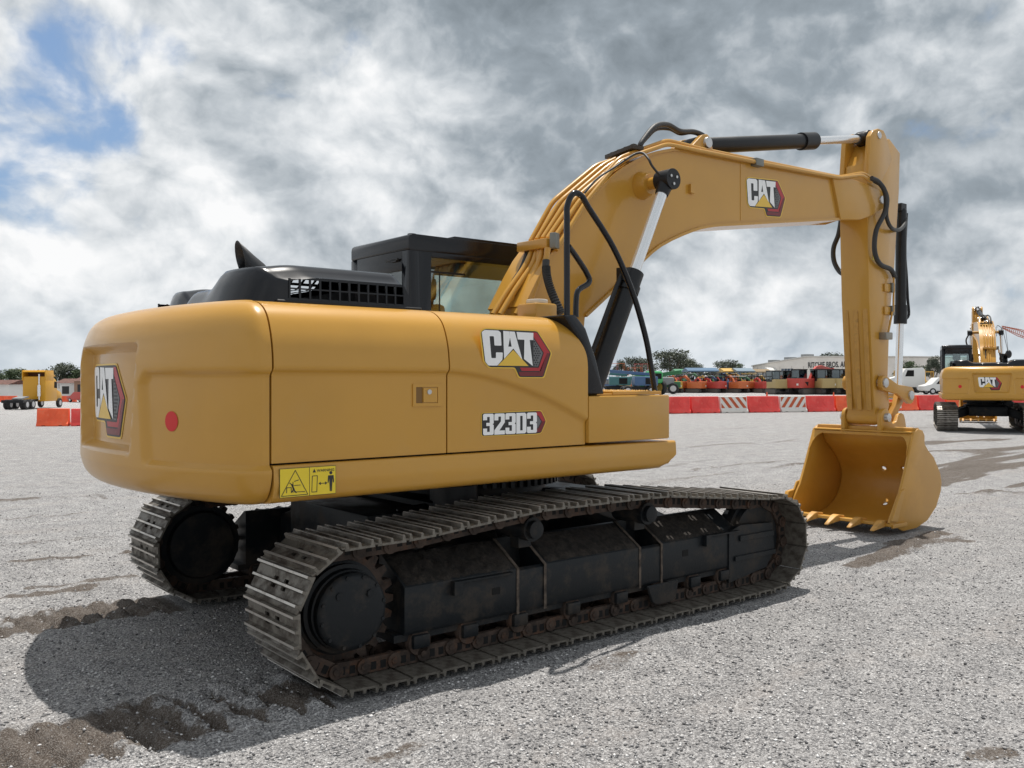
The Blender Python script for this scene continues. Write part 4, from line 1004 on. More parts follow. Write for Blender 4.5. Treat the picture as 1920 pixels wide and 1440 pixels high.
def blob(u, v, ra, rb, st=1.0, hh=0.0, ang=0.0):
    global mud, h
    x, y = atg(u, v); dx = GX - x; dy = GY - y; c, s_ = math.cos(ang), math.sin(ang); a_ = dx * c + dy * s_; b_ = -dx * s_ + dy * c
    g = np.exp(-(a_ / ra) ** 2 - (b_ / rb) ** 2); nn = S(g * (fbm(GX, GY, 3.5, int(u + v)) + .15), .28, .5) * st
    mud = np.maximum(mud, nn); h = h + g * hh * fbm(GX, GY, 9, int(u))
blob(1150, 1243, .38, .13, .6, .01, .2); blob(1700, 1020, .9, .16, .75, .04, -.5); blob(1800, 880, 2.2, .5, .8, .10, -.6); blob(1640, 830, 3, .35, .6, .05, -.7); blob(1850, 850, 4, .5, .7, .08, -.6); blob(1880, 925, 1.6, .2, .7, .04, -.55)
blob(1500, 850, 2.4, .4, .5, .04, -.6); blob(1380, 830, 3, .3, .5, .03, -.7); blob(100, 935, 2.5, .3, .6, .03, .0); blob(80, 1040, 1.2, .25, .5, .02, 0.); blob(200, 1090, .8, .12, .5, .01, 0.); blob(60, 1115, 1.0, .12, .8, .05, 0.)
blob(120, 900, 3.5, .35, .5, .04, .1); blob(1840, 1425, .35, .16, .8, .02, 0.); blob(800, 1400, .5, .12, .5, .01, .2); blob(60, 860, 4, .4, .45, .03, .1)
def streak(a, b, wd, st=.8, hh=.03):
    global mud, h
    ax, ay = atg(*a); bx, by = atg(*b); L2 = (bx - ax) ** 2 + (by - ay) ** 2; t = np.clip(((GX - ax) * (bx - ax) + (GY - ay) * (by - ay)) / L2, 0, 1)
    d = np.hypot(GX - ax - t * (bx - ax), GY - ay - t * (by - ay)); g = np.exp(-(d / wd) ** 2); k = int(a[0] + a[1] * 3)
    mud = np.maximum(mud, S(g * (fbm(GX, GY, 2.2, k, 5) * 1.1 + .1), .27, .5) * st); h = h + g * hh * (fbm(GX, GY, 7, k, 3) - .2)
for a_, b_, w_, st_ in [((1745, 908), (1930, 868), .20, 1.0), ((1760, 892), (1930, 850), .22, .8), ((1600, 1062), (1765, 998), .10, .8), ((1640, 1050), (1800, 1010), .08, .5), ((1560, 858), (1900, 842), .25, .7), ((1750, 830), (1930, 822), .35, .8), ((1480, 872), (1540, 868), .2, .6), ((1270, 838), (1520, 826), .25, .55), ((1780, 875), (1930, 835), .25, .7),
                        ((1300, 880), (1480, 862), .12, .5), ((1850, 925), (1930, 905), .10, .7), ((0, 942), (190, 932), .16, .7), ((0, 975), (150, 962), .12, .55), ((0, 1062), (240, 1035), .06, .6), ((0, 1020), (200, 1004), .07, .45), ((60, 1104), (240, 1082), .06, .6), ((0, 870), (150, 862), .25, .5), ((0, 905), (160, 898), .2, .5), ((700, 1425), (900, 1370), .05, .6), ((1120, 1235), (1260, 1215), .06, .6), ((1400, 835), (1700, 800), .3, .4)]: streak(a_, b_, w_ * 1.5, min(1, st_ * 1.25), .07)
far = S(fbm(GX * .22 + GY * .05, GY * 1.5 - GX * .15, .8, 101, 5), .54, .70) * S(np.hypot(GX - CP.x, GY - CP.y), 9, 16) * .62
mud = np.maximum(mud, far)
h = h * (1 - S(np.hypot(GX, GY), 20, 40))
under = (1 - S(np.abs(np.abs(GY) - 1.19), .33, .42)) * (1 - S(np.abs(GX), 1.9, 2.0)); h = h * (1 - under) - .012 * under
bkt = np.exp(-(((GX - 5.3) / .7) ** 4 + ((GY + .12) / .8) ** 4)); h = h * (1 - bkt) - .01 * bkt
Hz = H + h - .012
nx_, ny_ = len(gxs), len(gys)
gv = np.stack([GX.ravel(), GY.ravel(), Hz.ravel()], 1)
ii, jj = np.meshgrid(np.arange(nx_ - 1), np.arange(ny_ - 1)); b_ = (jj * nx_ + ii).ravel()
quads = np.stack([b_, b_ + 1, b_ + nx_ + 1, b_ + nx_], 1)
def fastmesh(name, V, Q, mt, attrs=()):
    me = bpy.data.meshes.new(name); k = Q.shape[1]; me.vertices.add(len(V)); me.vertices.foreach_set('co', V.astype('f4').ravel())
    me.loops.add(Q.size); me.loops.foreach_set('vertex_index', Q.astype('i4').ravel()); me.polygons.add(len(Q))
    me.polygons.foreach_set('loop_start', np.arange(0, Q.size, k, dtype='i4')); me.update(calc_edges=True); me.validate()
    for nm, val in attrs:
        a = me.attributes.new(nm, 'FLOAT', 'POINT'); a.data.foreach_set('value', val.astype('f4').ravel())
    me.materials.append(mt); o = bpy.data.objects.new(name, me); COL.objects.link(o); return o
def ground_mat(name, stone=False):
    m = bpy.data.materials.new(name); m.use_nodes = True; T = NT(m.node_tree); b = T.n['Principled BSDF']
    g = T.node('ShaderNodeNewGeometry'); V = g.outputs['Position']
    at_ = T.node('ShaderNodeAttribute'); at_.attribute_name = 'tone' if stone else 'mud'
    gr = [(0.0, (.05, .05, .055)), (.28, (.205, .202, .205)), (.58, (.385, .376, .374)), (.84, (.60, .59, .585)), (1, (.84, .83, .82))]
    if stone:
        c = T.ramp(at_.outputs['Fac'], gr); T.put(b.inputs['Base Color'], c)
    else:
        wv = T.vmath('ADD', V, T.vmath('SCALE', T.vmath('SUBTRACT', T.noise(V, 60, 3, .6, out=1), (.5, .5, .5)), .010))
        v1 = T.voro(wv, 105); v2 = T.voro(wv, 210)
        s1 = T.node('ShaderNodeSeparateColor'); T.put(s1.inputs[0], v1.outputs['Color']); s2 = T.node('ShaderNodeSeparateColor'); T.put(s2.inputs[0], v2.outputs['Color'])
        tone = T.math('ADD', T.math('MULTIPLY', s1.outputs[0], .60), T.math('MULTIPLY', s2.outputs[1], .40))
        big = T.noise(V, .35, 5, .6); med = T.noise(V, 3.0, 5, .65)
        st = T.noise(T.vmath('MULTIPLY', V, (.25, 1.8, 1)), .7, 7, .65)
        tone = T.math('ADD', tone, T.math('MULTIPLY', T.math('SUBTRACT', med, .5), .45))
        c = T.ramp(tone, gr)
        dust = T.maprange(T.math('ADD', T.math('MULTIPLY', st, .6), T.math('MULTIPLY', med, .4)), .50, .66)
        c = T.mix(T.math('MULTIPLY', dust, .35), c, (.36, .315, .285))
        mv = T.math('MULTIPLY', at_.outputs['Fac'], T.math('ADD', .0, T.math('ADD', T.math('MULTIPLY', T.noise(V, 5, 8, .78), 1.1), T.math('MULTIPLY', T.noise(V, 40, 4, .7), .75))), clamp=True)
        mcol = T.mix(T.noise(V, 9, 6, .65), (.045, .033, .026), (.145, .112, .086))
        spk = T.maprange(s2.outputs[0], .66, .74)
        mcol = T.mix(T.math('MULTIPLY', spk, .55), mcol, (.34, .31, .28))
        c = T.mix(T.math('MULTIPLY', T.maprange(mv, .44, .72), .92), c, mcol)
        T.put(b.inputs['Base Color'], c)
        bn = T.node('ShaderNodeBump'); bn.inputs['Strength'].default_value = .85; bn.inputs['Distance'].default_value = .014
        hh_ = T.math('SUBTRACT', T.math('ADD', T.math('MULTIPLY', T.math('SUBTRACT', 1.0, v1.outputs['Distance']), .8), T.math('MULTIPLY', s1.outputs[2], .6)), T.math('MULTIPLY', v2.outputs['Distance'], .35))
        T.put(bn.inputs['Height'], T.math('ADD', hh_, T.math('MULTIPLY', T.noise(V, 22, 6, .75), 2.4))); T.l.new(bn.outputs[0], b.inputs['Normal'])
    b.inputs['Roughness'].default_value = .85; b.inputs['Specular IOR Level'].default_value = .3
    return m
gnd = fastmesh('ground', gv, quads, ground_mat('gravel_ground'), [('mud', mud)])
gnd.data.polygons.foreach_set('use_smooth', [True] * len(gnd.data.polygons)); tag(gnd, 'wide yard of pale grey crushed stone with brown muddy track prints', kind='structure')
def hz_at(x, y):
    xi = np.clip(np.searchsorted(gxs, x) - 1, 0, nx_ - 2); yi = np.clip(np.searchsorted(gys, y) - 1, 0, ny_ - 2); return Hz[yi, xi], mud[yi, xi]
NSn = 52000
rr = 3.2 * (15 / 3.2) ** (rng.rand(NSn) ** .85); th = AL + (rng.rand(NSn) - .5) * 1.35
sx, sy = CP.x + rr * np.cos(th), CP.y + rr * np.sin(th)
hz_, md_ = hz_at(sx, sy); ok = (rng.rand(NSn) > md_ * .75) & ~((np.abs(np.abs(sy) - 1.19) < .32) & (np.abs(sx) < 2.0)) & ~((np.abs(sx - 5.4) < .7) & (np.abs(sy + .12) < .66))
sx, sy, hz_, rr = sx[ok], sy[ok], hz_[ok], rr[ok]; n_ = len(sx)
oct_ = np.array([(1, 0, 0), (0, 1, 0), (-1, 0, 0), (0, -1, 0), (0, 0, 1), (0, 0, -1)], float); tri = np.array([(0, 1, 4), (1, 2, 4), (2, 3, 4), (3, 0, 4), (1, 0, 5), (2, 1, 5), (3, 2, 5), (0, 3, 5)])
sz_ = (.0035 + .0060 * rng.rand(n_) ** 2.2) * (1 + .15 * rng.rand(n_)); a_ = rng.rand(n_) * 2 * PI
pv = oct_[None] * (1 + .5 * (rng.rand(n_, 6, 1) - .5)) + (rng.rand(n_, 6, 3) - .5) * .5
pv *= sz_[:, None, None] * np.array([1.25, 1.0, .75]); c_, s_ = np.cos(a_)[:, None], np.sin(a_)[:, None]
px_ = pv[:, :, 0] * c_ - pv[:, :, 1] * s_; py_ = pv[:, :, 0] * s_ + pv[:, :, 1] * c_
V_ = np.stack([px_ + sx[:, None], py_ + sy[:, None], pv[:, :, 2] + (hz_ + sz_ * .30)[:, None]], 2).reshape(-1, 3)
Q_ = (tri[None] + (np.arange(n_) * 6)[:, None, None]).reshape(-1, 3)
stn = fastmesh('gravel_stones', V_, Q_, ground_mat('stone', True), [('tone', np.repeat(rng.rand(n_) ** 1.0 * .9 + .05, 6))])
tag(stn, 'loose pale grey crushed stones scattered over the yard', 'gravel', kind='stuff')

# ------------------------------------------------------------ yard furniture, machines, trees and buildings behind
def head(a): return AL + R(a)                              # heading: 0 = straight away from the camera, + = to the left
def place(o, u, Z, a=0.0, dz=0.0):
    p = wp(u, Z); o.location = (p.x, p.y, p.z + dz); o.rotation_euler = (0, 0, head(a)); return o
PLR = mat('barrier_red', (.80, .06, .05), .45, var=.10, vscale=2, dirt=.35, dcol=(.5, .22, .18), dscale=4)
PLO = mat('barrier_orange', (.90, .12, .035), .45, var=.10, vscale=2, dirt=.3, dcol=(.6, .28, .18), dscale=4)
PLW = mat('barrier_white', (.72, .70, .66), .5, dirt=.4, dcol=(.5, .44, .38), dscale=5)
STO = mat('stripe_orange', (.50, .09, .025), .5)
TYR = mat('tyre', (.022, .022, .023), .85, dirt=.5, dcol=(.10, .09, .08)); RIM = mat('rim_grey', (.55, .55, .56), .35, metal=.6)
def m_(n, c, r=.45, **k): return mat(n, c, r, **k)
def face_off(p, along, dist):                             # helper for rows
    return p + along * dist
BP = [(-.30, 0), (.30, 0), (.30, .10), (.20, .22), (.13, .80), (-.13, .80), (-.20, .22), (-.30, .10)]
def barrier(pa, pb, kind, label, hs=1.0):
    L = (pb - pa).length - .03; o = empty('traffic_barrier', (pa + pb) / 2, math.atan2(pb.y - pa.y, pb.x - pa.x), label, 'traffic barrier', 'water filled barriers around the yard')
    o.location.z = min(pa.z, pb.z); w_ = BP
    mt = {'red': PLR, 'orange': PLO, 'left': PLW, 'right': PLW}[kind]
    m = MB(); pr = [(a, b * hs) for a, b in w_]; m.prism(pr, -L / 2, L / 2, 'x')
    for x in (-L / 2 + .2, L / 2 - .38): m.box(x, x + .18, -.305, .305, -.005, .06, 1)
    m.build('body', [mt, GAP], o, bevel=.02, seg=2)
    side = -1
    def yz(t): z = .23 + (.76 - .23) * t; return side * (.20 - .07 * (z - .22) / .58) , z * hs
    if kind in ('left', 'right'):
        for k in range(-1, 5):
            a0 = -L / 2 + .03 + k * L * .27; sh = L * .28 * (1 if kind == 'right' else -1)
            pts = []
            for (t, xo) in ((0, 0), (0, L * .13), (1, L * .13 + sh), (1, sh)):
                y, z = yz(t); x = a0 + xo + (0 if kind == 'right' else L * .28); pts.append((x, y - .004, z))
            # clip to the barrier ends
            bm = bmesh.new(); f = bm.faces.new([bm.verts.new(p) for p in pts])
            for xx, nn in ((-L / 2 + .04, -1), (L / 2 - .04, 1)): bmesh.ops.bisect_plane(bm, geom=bm.verts[:] + bm.edges[:] + bm.faces[:], plane_co=(xx, 0, 0), plane_no=(nn, 0, 0), clear_outer=True)
            if bm.faces:
                me = bpy.data.meshes.new('stripe'); bm.to_mesh(me); me.materials.append(STO); so_ = bpy.data.objects.new('stripe', me); COL.objects.link(so_); so_.parent = o
            bm.free()
    else:
        m = MB()
        def seg(x0, t0, x1, t1):
            y0, z0 = yz(t0); y1, z1 = yz(t1); m.bar((x0, y0, z0), (x1, y1, z1), .03, .018, up=(0, -1, .1))
        for sx_ in (-1, 1): seg(sx_ * L * .16, .95, sx_ * L * .06, .5); seg(sx_ * L * .06, .5, sx_ * L * .16, .05)
        m.build('moulded_rib', mt, o)
    return o
def line_pt(u, a, b):
    (ua, Za), (ub, Zb) = a, b
    pa = wp(ua, Za); pb = wp(ub, Zb); r = raydir(u, 0); r.z = 0; d = pb - pa
    # intersect horizontal ray with the line pa-pb
    den = r.x * d.y - r.y * d.x; t = ((pa.x - CP.x) * d.y - (pa.y - CP.y) * d.x) / den
    x, y = CP.x + r.x * t, CP.y + r.y * t; return Vector((x, y, float(gz(np.float64(x), np.float64(y)))))
RA, RB = (1255, 43.7), (1750, 48.5)
row = [(1240, 1291, 'red', 'red water-filled barrier just right of the excavator tool box'), (1293, 1345, 'red', 'red water-filled barrier directly left of the first striped barrier'), (1347, 1398, 'left', 'white barrier with orange stripes leaning left, between two red ones'),
       (1400, 1457, 'red', 'red barrier between the two striped barriers with moulded hexagon ribs'), (1459, 1508, 'right', 'white barrier with orange stripes leaning right, nearer the stick'), (1510, 1561, 'red', 'red barrier directly right of the right-leaning striped barrier'), (1563, 1613, 'orange', 'bright orange barrier partly hidden behind the excavator stick'),
       (1665, 1716, 'orange', 'orange red barrier seen just right of the excavator stick and bucket links'), (1718, 1768, 'red', 'red barrier ending behind the left track of the far excavator'), (1770, 1822, 'orange', 'orange barrier seen under the far excavator counterweight'), (1824, 1876, 'red', 'red barrier hidden mostly behind the far excavator undercarriage'), (1878, 1930, 'red', 'red barrier at the right edge under the far excavator')]
for u0, u1, k, lb in row: barrier(line_pt(u0, RA, RB), line_pt(u1, RA, RB), k, lb)
barrier(wp(70, 38.5), wp(131, 38.8), 'orange', 'orange barrier at the left, its free end standing beyond the counterweight', .93)
barrier(wp(133, 38.8), wp(196, 39.3), 'red', 'red barrier partly hidden by the rear badge of the near excavator', .93)
for u0, u1, lb in ((-14, 8, 'small far red barrier at the left picture edge beyond the tractor unit'), (8, 32, 'small far red barrier just left of the yellow tractor unit'), (113, 128, 'small far red barrier just right of the tractor unit'), (128, 143, 'small far red barrier beside the parked red car')):
    barrier(wp(u0, 128), wp(u1, 128), 'orange', lb, 1.05)
def cone(u, Z, lb):
    o = empty('traffic_cone', (0, 0, 0), 0, lb, 'traffic cone', 'traffic cones'); place(o, u, Z)
    MB().box(-.2, .2, -.2, .2, 0, .03).build('base', PLO, o, bevel=.005); m = MB(); m.tube([(0, 0, .03), (0, 0, .45), (0, 0, .45), (0, 0, .58), (0, 0, .58), (0, 0, .85)], [.15, .085, .085, .065, .065, .025], 16)
    m.build('cone_body', PLO, o); MB().cyl((0, 0, .43), (0, 0, .58), .092, .069, n=16).build('white_band', PLW, o)
cone(1438, 57, 'orange traffic cone standing behind the hexagon-ribbed red barrier'); cone(1563, 56, 'orange traffic cone standing behind the barriers near the stick'); cone(1240, 108, 'small far orange traffic cone in front of the telehandler')

def wheel(par, x, y, z, r, w_, rim=RIM):
    o = MB().lathe([(-w_ / 2, r * .55), (-w_ / 2, r * .93), (-w_ * .35, r), (w_ * .35, r), (w_ / 2, r * .93), (w_ / 2, r * .55)], (x, y, z), (0, 1, 0), 24).build('wheel', TYR, par)
    MB().lathe([(-w_ / 2 - .01, r * .2), (-w_ / 2 - .005, r * .56), (w_ / 2 + .005, r * .56), (w_ / 2 + .01, r * .2)], (x, y, z), (0, 1, 0), 18).build('rim', rim, o); return o
def tracks(o, L, W, hh, wd):
    for s_ in (-1, 1):
        r = hh / 2; y = s_ * (W / 2 - wd / 2); pts = [(L / 2 - r + r * math.cos(t), r + r * math.sin(t)) for t in np.linspace(-PI / 2, PI / 2, 8)] + [(-L / 2 + r + r * math.cos(t), r + r * math.sin(t)) for t in np.linspace(PI / 2, PI * 1.5, 8)]
        m = MB(); m.prism(pts, y - wd / 2, y + wd / 2)
        P_ = [Vector((a, b)) for a, b in pts]; P_.append(P_[0])
        for i in range(len(P_) - 1):
            n_ = max(1, int((P_[i + 1] - P_[i]).length / .14))
            for k in range(n_):
                c = P_[i].lerp(P_[i + 1], (k + .5) / n_); d = (P_[i + 1] - P_[i]).normalized()
                m.obox((c.x, y, c.y), (.03, wd + .01, .05), Matrix(((d.x, 0, -d.y), (0, 1, 0), (d.y, 0, d.x))))
        pin = [(a * .84, r + (b - r) * .72) for a, b in pts]; m.prism(pin, y - wd / 2 - .012, y + wd / 2 + .012, mi=1)
        m.build('crawler_track', [m_('far_track', (.045, .042, .04), .7, var=.4, vscale=5), m_('far_roller', (.09, .08, .07), .6)], o)
def armpoly(pts, w_, y0, y1, m, mi=0):
    n = len(pts); up_ = []; dn = []
    for i in range(n):
        a = Vector(pts[max(i - 1, 0)]); b = Vector(pts[min(i + 1, n - 1)]); d = (b - a).normalized(); nr = Vector((-d.y, d.x)); p = Vector(pts[i]); up_.append(tuple(p + nr * w_[i] / 2)); dn.append(tuple(p - nr * w_[i] / 2))
    m.prism(up_ + dn[::-1], y0, y1, mi=mi)
def digger(u, Z, a, col, label, kind='cab', s=1.0, armcol=None, arm='fold', name='mini_excavator', cat='mini excavator', grp='small excavators parked in rows'):
    o = empty(name, (0, 0, 0), 0, label, cat, grp, s); place(o, u, Z, a)
    tracks(o, 2.6, 2.0, .62, .42); MB().box(-.6, .6, -.6, .6, .35, .7).build('turntable', BLS, o)
    m = MB(); pts = rounded([(-1.35, -.95, 0), (1.0, -.95, 0), (1.0, .95, 0), (-1.35, .95, 0)], [.35, .1, .1, .35])
    m.prism([(p[0], p[1]) for p in pts], .66, 1.62, 'z'); bd = m.build('body', col, o, bevel=.05, seg=2)
    m = MB(); m.box(-1.1, -.35, -.85, .85, 1.6, 1.70); m.build('hood', BLS if kind == 'cab' else col, o, bevel=.05)
    m = MB(); m.box(-1.37, -1.30, -.62, -.40, .92, 1.12); m.build('marker_plate', PLW, bd)
    m = MB(); m.add([(-.75, -.957, 1.28), (-.1, -.957, 1.28), (-.2, -.957, .82)], [(0, 1, 2)]); m.build('vent', DRK, bd)
    if kind == 'cab':
        m = MB(); c0, c1 = -.30, 1.05
        for x in (c0, c1 - .12):
            for y in (.0, .90): m.box(x, x + .10, y - .02, y + .06, 1.4, 2.5)
        m.box(c0 - .02, c1 + .04, -.05, .98, 2.48, 2.60); m.box(c0, c1, -.02, .96, 1.35, 1.6); m.build('cab', BLS, o, bevel=.02, seg=1)
        m = MB(); m.box(c0 + .02, c0 + .03, .05, .88, 1.6, 2.48); m.box(c0 + .1, c1 - .12, -.015, -.005, 1.6, 2.48); m.box(c0 + .1, c1 - .12, .945, .955, 1.6, 2.48); m.build('window', GLF, o)
        MB().box(.05, .5, .25, .75, 1.55, 2.15).build('seat', DRK, o, bevel=.05)
    else:
        m = MB()
        for x in (-.6, .75):
            for y in (-.65, .65): m.tube([(x, y, 1.4), (x * .95, y, 2.4)], .035, 8)
        m.build('canopy_post', BLS, o); m = MB(); m.box(-.85, .95, -.8, .8, 2.4, 2.48); m.build('canopy', BLS if armcol is None else armcol, o, bevel=.03)
        m = MB(); m.box(-.3, .15, -.25, .25, 1.45, 1.65); m.box(-.35, -.25, -.25, .25, 1.6, 2.0); m.build('seat', DRK, o, bevel=.04)
    ac = col if armcol is None or kind != 'cab' else armcol
    if arm == 'fold': bp = [(1.0, 1.1), (1.5, 2.0), (2.0, 2.4), (2.9, 2.3)]; sp_ = [(2.9, 2.45), (2.75, 1.5), (2.6, .8)]; bk = (2.6, .45)
    elif arm == 'long': bp = [(.9, 1.2), (1.6, 2.3), (2.2, 2.72), (3.0, 2.82), (5.1, 2.5)]; sp_ = [(5.2, 2.75), (5.1, 1.8), (4.9, .9)]; bk = (4.8, .5)
    else: bp = [(1.0, 1.1), (1.6, 1.9), (2.1, 2.1), (2.8, 1.8)]; sp_ = [(2.8, 1.9), (2.5, 1.2), (2.4, .6)]; bk = (2.4, .35)
    m = MB(); wdt = [.30] + [.36] * (len(bp) - 2) + [.22]; armpoly(bp, wdt, -.45, -.17, m); m.build('boom', ac, o, bevel=.02, seg=1)
    m = MB(); armpoly(sp_, [.26, .22, .16], -.42, -.20, m); m.build('stick', ac, o, bevel=.015, seg=1)
    m = MB(); c = bk; pts = [(c[0] + .34 * math.cos(t), c[1] + .34 * math.sin(t)) for t in np.linspace(-.5, PI * .75, 8)] + [(c[0] - .34, c[1] - .2)]; m.prism(pts, -.75, .12); m.build('bucket', ac, o, bevel=.02, seg=1)
    m = MB(); m.cyl((bp[1][0], -.31, bp[1][1] + .22), (bp[-1][0], -.31, bp[-1][1] + .28), .07); m.build('arm_cylinder', BLS, o)
    return o
CYL = m_('far_yellow', (.42, .31, .13), .4); FRD = m_('far_red', (.50, .06, .045), .4); FOR = m_('far_orange', (.58, .15, .045), .4); FGR = m_('far_green', (.06, .17, .075), .45); FBL = m_('far_blue', (.055, .12, .24), .4)
FYE = m_('far_bright_yellow', (.56, .34, .06), .4); FWH = m_('far_white', (.72, .72, .70), .35); FTQ = m_('far_turquoise', (.08, .35, .28), .4); FGY = m_('far_grey', (.22, .23, .24), .45)
midi = 'medium excavator'; mg = 'tan excavators parked beyond the barriers'
digger(1460, 101, 12, CYL, 'tan excavator with black cab at the left end of the near row', s=1.02, name='medium_excavator', cat=midi, grp=mg, arm='low')
digger(1481, 103, 12, CYL, 'tan excavator squeezed between its tan neighbour and the red excavator', s=1.02, name='medium_excavator', cat=midi, grp=mg, arm='low')
digger(1502, 100, -52, FRD, 'bright red excavator with its long red boom reaching to the right', s=1.08, name='medium_excavator', cat=midi, grp='red excavator', arm='long')
digger(1545, 100, 12, CYL, 'tan excavator directly right of the red excavator body', s=1.08, name='medium_excavator', cat=midi, grp=mg, arm='low')
digger(1572, 100, 12, CYL, 'tan excavator standing behind the orange cone near the stick', s=1.08, name='medium_excavator', cat=midi, grp=mg, arm='low')
digger(1601, 100, 12, CYL, 'tan excavator mostly hidden behind the excavator stick', s=1.08, name='medium_excavator', cat=midi, grp=mg, arm='low')
mini = [(1262, FYE, 'yellow mini excavator at the left end of the coloured row', BLS), (1275, FOR, 'orange mini excavator second from the left in the coloured row', BLS), (1288, FRD, 'dark red mini excavator left of the wide orange one', FGY), (1305, FOR, 'orange red mini excavator below the blue roofs', BLS), (1319, FRD, 'red mini excavator with white and red canopy', FWH),
        (1331, FYE, 'yellow mini excavator between two red ones', FGR), (1343, FRD, 'red mini excavator beside the blue and purple machine', FGR), (1356, FBL, 'blue mini excavator left of the second orange pair', BLS), (1371, FBL, 'bright blue mini excavator with dark canopy', FBL), (1384, FOR, 'orange mini excavator left of its orange twin', FWH), (1398, FOR, 'orange mini excavator right of its twin beside the green machine', BLS),
        (1418, FGR, 'green mini excavator left of the tan excavators', BLS), (1432, FRD, 'red orange mini excavator between green and yellow machines', BLS), (1443, FYE, 'yellow mini excavator touching the first tan excavator', BLS)]
for k, (u, c, lb, cc_) in enumerate(mini): digger(u, 112 + (k % 3) * 2, 20 + 9 * (k % 4), c, lb, 'canopy', .84, cc_, ['low', 'fold'][k % 2], grp='coloured mini excavators in a row')
mini2 = [(1268, FGR, 'small green machine behind the yellow and orange ones', FGR), (1296, FGY, 'small grey machine with grey canopy in the second row', FGY), (1312, FWH, 'small white machine with blue canopy in the second row', FBL), (1326, FGR, 'small green machine behind the yellow one in the middle', BLS), (1338, FBL, 'small blue machine behind the red one in the second row', BLS), (1351, FYE, 'small yellow machine behind the blue ones', FWH), (1364, FRD, 'small red machine between two blue ones in the second row', BLS), (1378, FBL, 'small blue machine left behind the orange pair', FBL), (1392, FWH, 'small white machine behind the orange pair', FWH), (1405, FYE, 'small yellow machine behind the green one', FYE), (1425, FGY, 'small grey machine in front of the arched porch', BLS)]
for k, (u, c, lb, cc_) in enumerate(mini2): digger(u, 127 + (k % 3) * 2, 60 + 70 * (k % 3), c, lb, 'canopy', 1.0, cc_, ['low', 'fold'][k % 2], grp='coloured machines in the second row')
def boomlift(u, Z, a, col, lb, jib=1):
    o = empty('boom_lift', (0, 0, 0), 0, lb, 'boom lift'); place(o, u, Z, a)
    for x in (-1.2, 1.2):
        for y in (-1.0, 1.0): wheel(o, x, y, .5, .5, .4)
    MB().box(-1.5, 1.5, -.7, .7, .5, .95).build('chassis', BLS, o, bevel=.05); MB().box(-1.9, .5, -1.0, 1.0, 1.0, 1.95).build('turret', col, o, bevel=.12); m = MB(); m.box(-1.5, -.6, -1.012, 1.012, 1.15, 1.8); m.build('engine_grille', DRK, o)
    MB().bar((-1.5, 0, 2.15), (2.9, 0, 2.5), .32, .32).build('boom', col, o, bevel=.03); MB().bar((2.9, 0, 2.5), (4.2, 0, .5), .2, .22).build('jib', FWH, o)
    m = MB()
    for z in (.3, .8, 1.4):
        for y in (-.9, .9): m.bar((4.4, y, z), (5.3, y, z), .05, .05)
        for x in (4.4, 5.3): m.bar((x, -.9, z), (x, .9, z), .05, .05)
    for x in (4.4, 5.3):
        for y in (-.9, .9): m.bar((x, y, .3), (x, y, 1.4), .05, .05)
    m.box(4.4, 5.3, -.9, .9, .25, .3); m.build('basket', FGY, o); return o
boomlift(1196, 93, 92, FBL, 'blue boom lift with white jib lowered to the ground at its left')
boomlift(1150, 100, 85, m_('far_teal', (.05, .16, .17), .4), 'dark teal boom lift with pale basket behind the boom cylinder')
def telehandler(u, Z, a, col, lb):
    o = empty('telehandler', (0, 0, 0), 0, lb, 'telehandler'); place(o, u, Z, a)
    for x in (-1.5, 1.5):
        for y in (-1.05, 1.05): wheel(o, x, y, .62, .62, .42)
    MB().box(-2.3, 2.1, -.7, .7, .7, 1.4).build('chassis', col, o, bevel=.08); MB().box(-1.6, .6, .35, 1.15, 1.0, 1.9).build('engine_cover', FGY, o, bevel=.2)
    MB().bar((-2.4, 0, 2.5), (4.8, 0, 1.6), .4, .45).build('boom', col, o, bevel=.03); m = MB(); m.box(-.7, .7, -1.15, -.35, 1.3, 2.5); m.build('cab', FWH, o, bevel=.12); m = MB(); m.box(4.7, 5.0, -.6, .6, .6, 1.7); m.box(5.0, 6.1, -.5, -.35, .55, .62); m.box(5.0, 6.1, .35, .5, .55, .62); m.build('fork', BLS, o); return o
telehandler(1238, 104, 78, m_('far_dark_green', (.03, .16, .06), .45), 'dark green telehandler with rounded grey engine cover beside the handrail')
telehandler(1216, 128, -95, m_('far_dark_green', (.03, .16, .06), .45), 'green telehandler behind the blue boom lift with its long boom raised right')
o = empty('farm_tractor', (0, 0, 0), 0, 'bright green tractor with rounded cab behind the blue boom lift', 'tractor'); place(o, 1221, 98, 30)
for x, r in ((-.7, .8), (1.4, .5)):
    for y in (-.8, .8): wheel(o, x, y, r, r, .4, FYE)
MB().box(-.1, 2.0, -.4, .4, .8, 1.6).build('bonnet', m_('bright_green', (.05, .38, .12), .35), o, bevel=.12); MB().box(-1.2, .3, -.75, .75, 1.2, 2.55).build('cab', m_('bright_green', (.05, .38, .12), .35), o, bevel=.25); m = MB(); m.box(-1.21, -1.2, -.45, .45, 1.7, 2.3); m.build('cab_window', GAP, o)
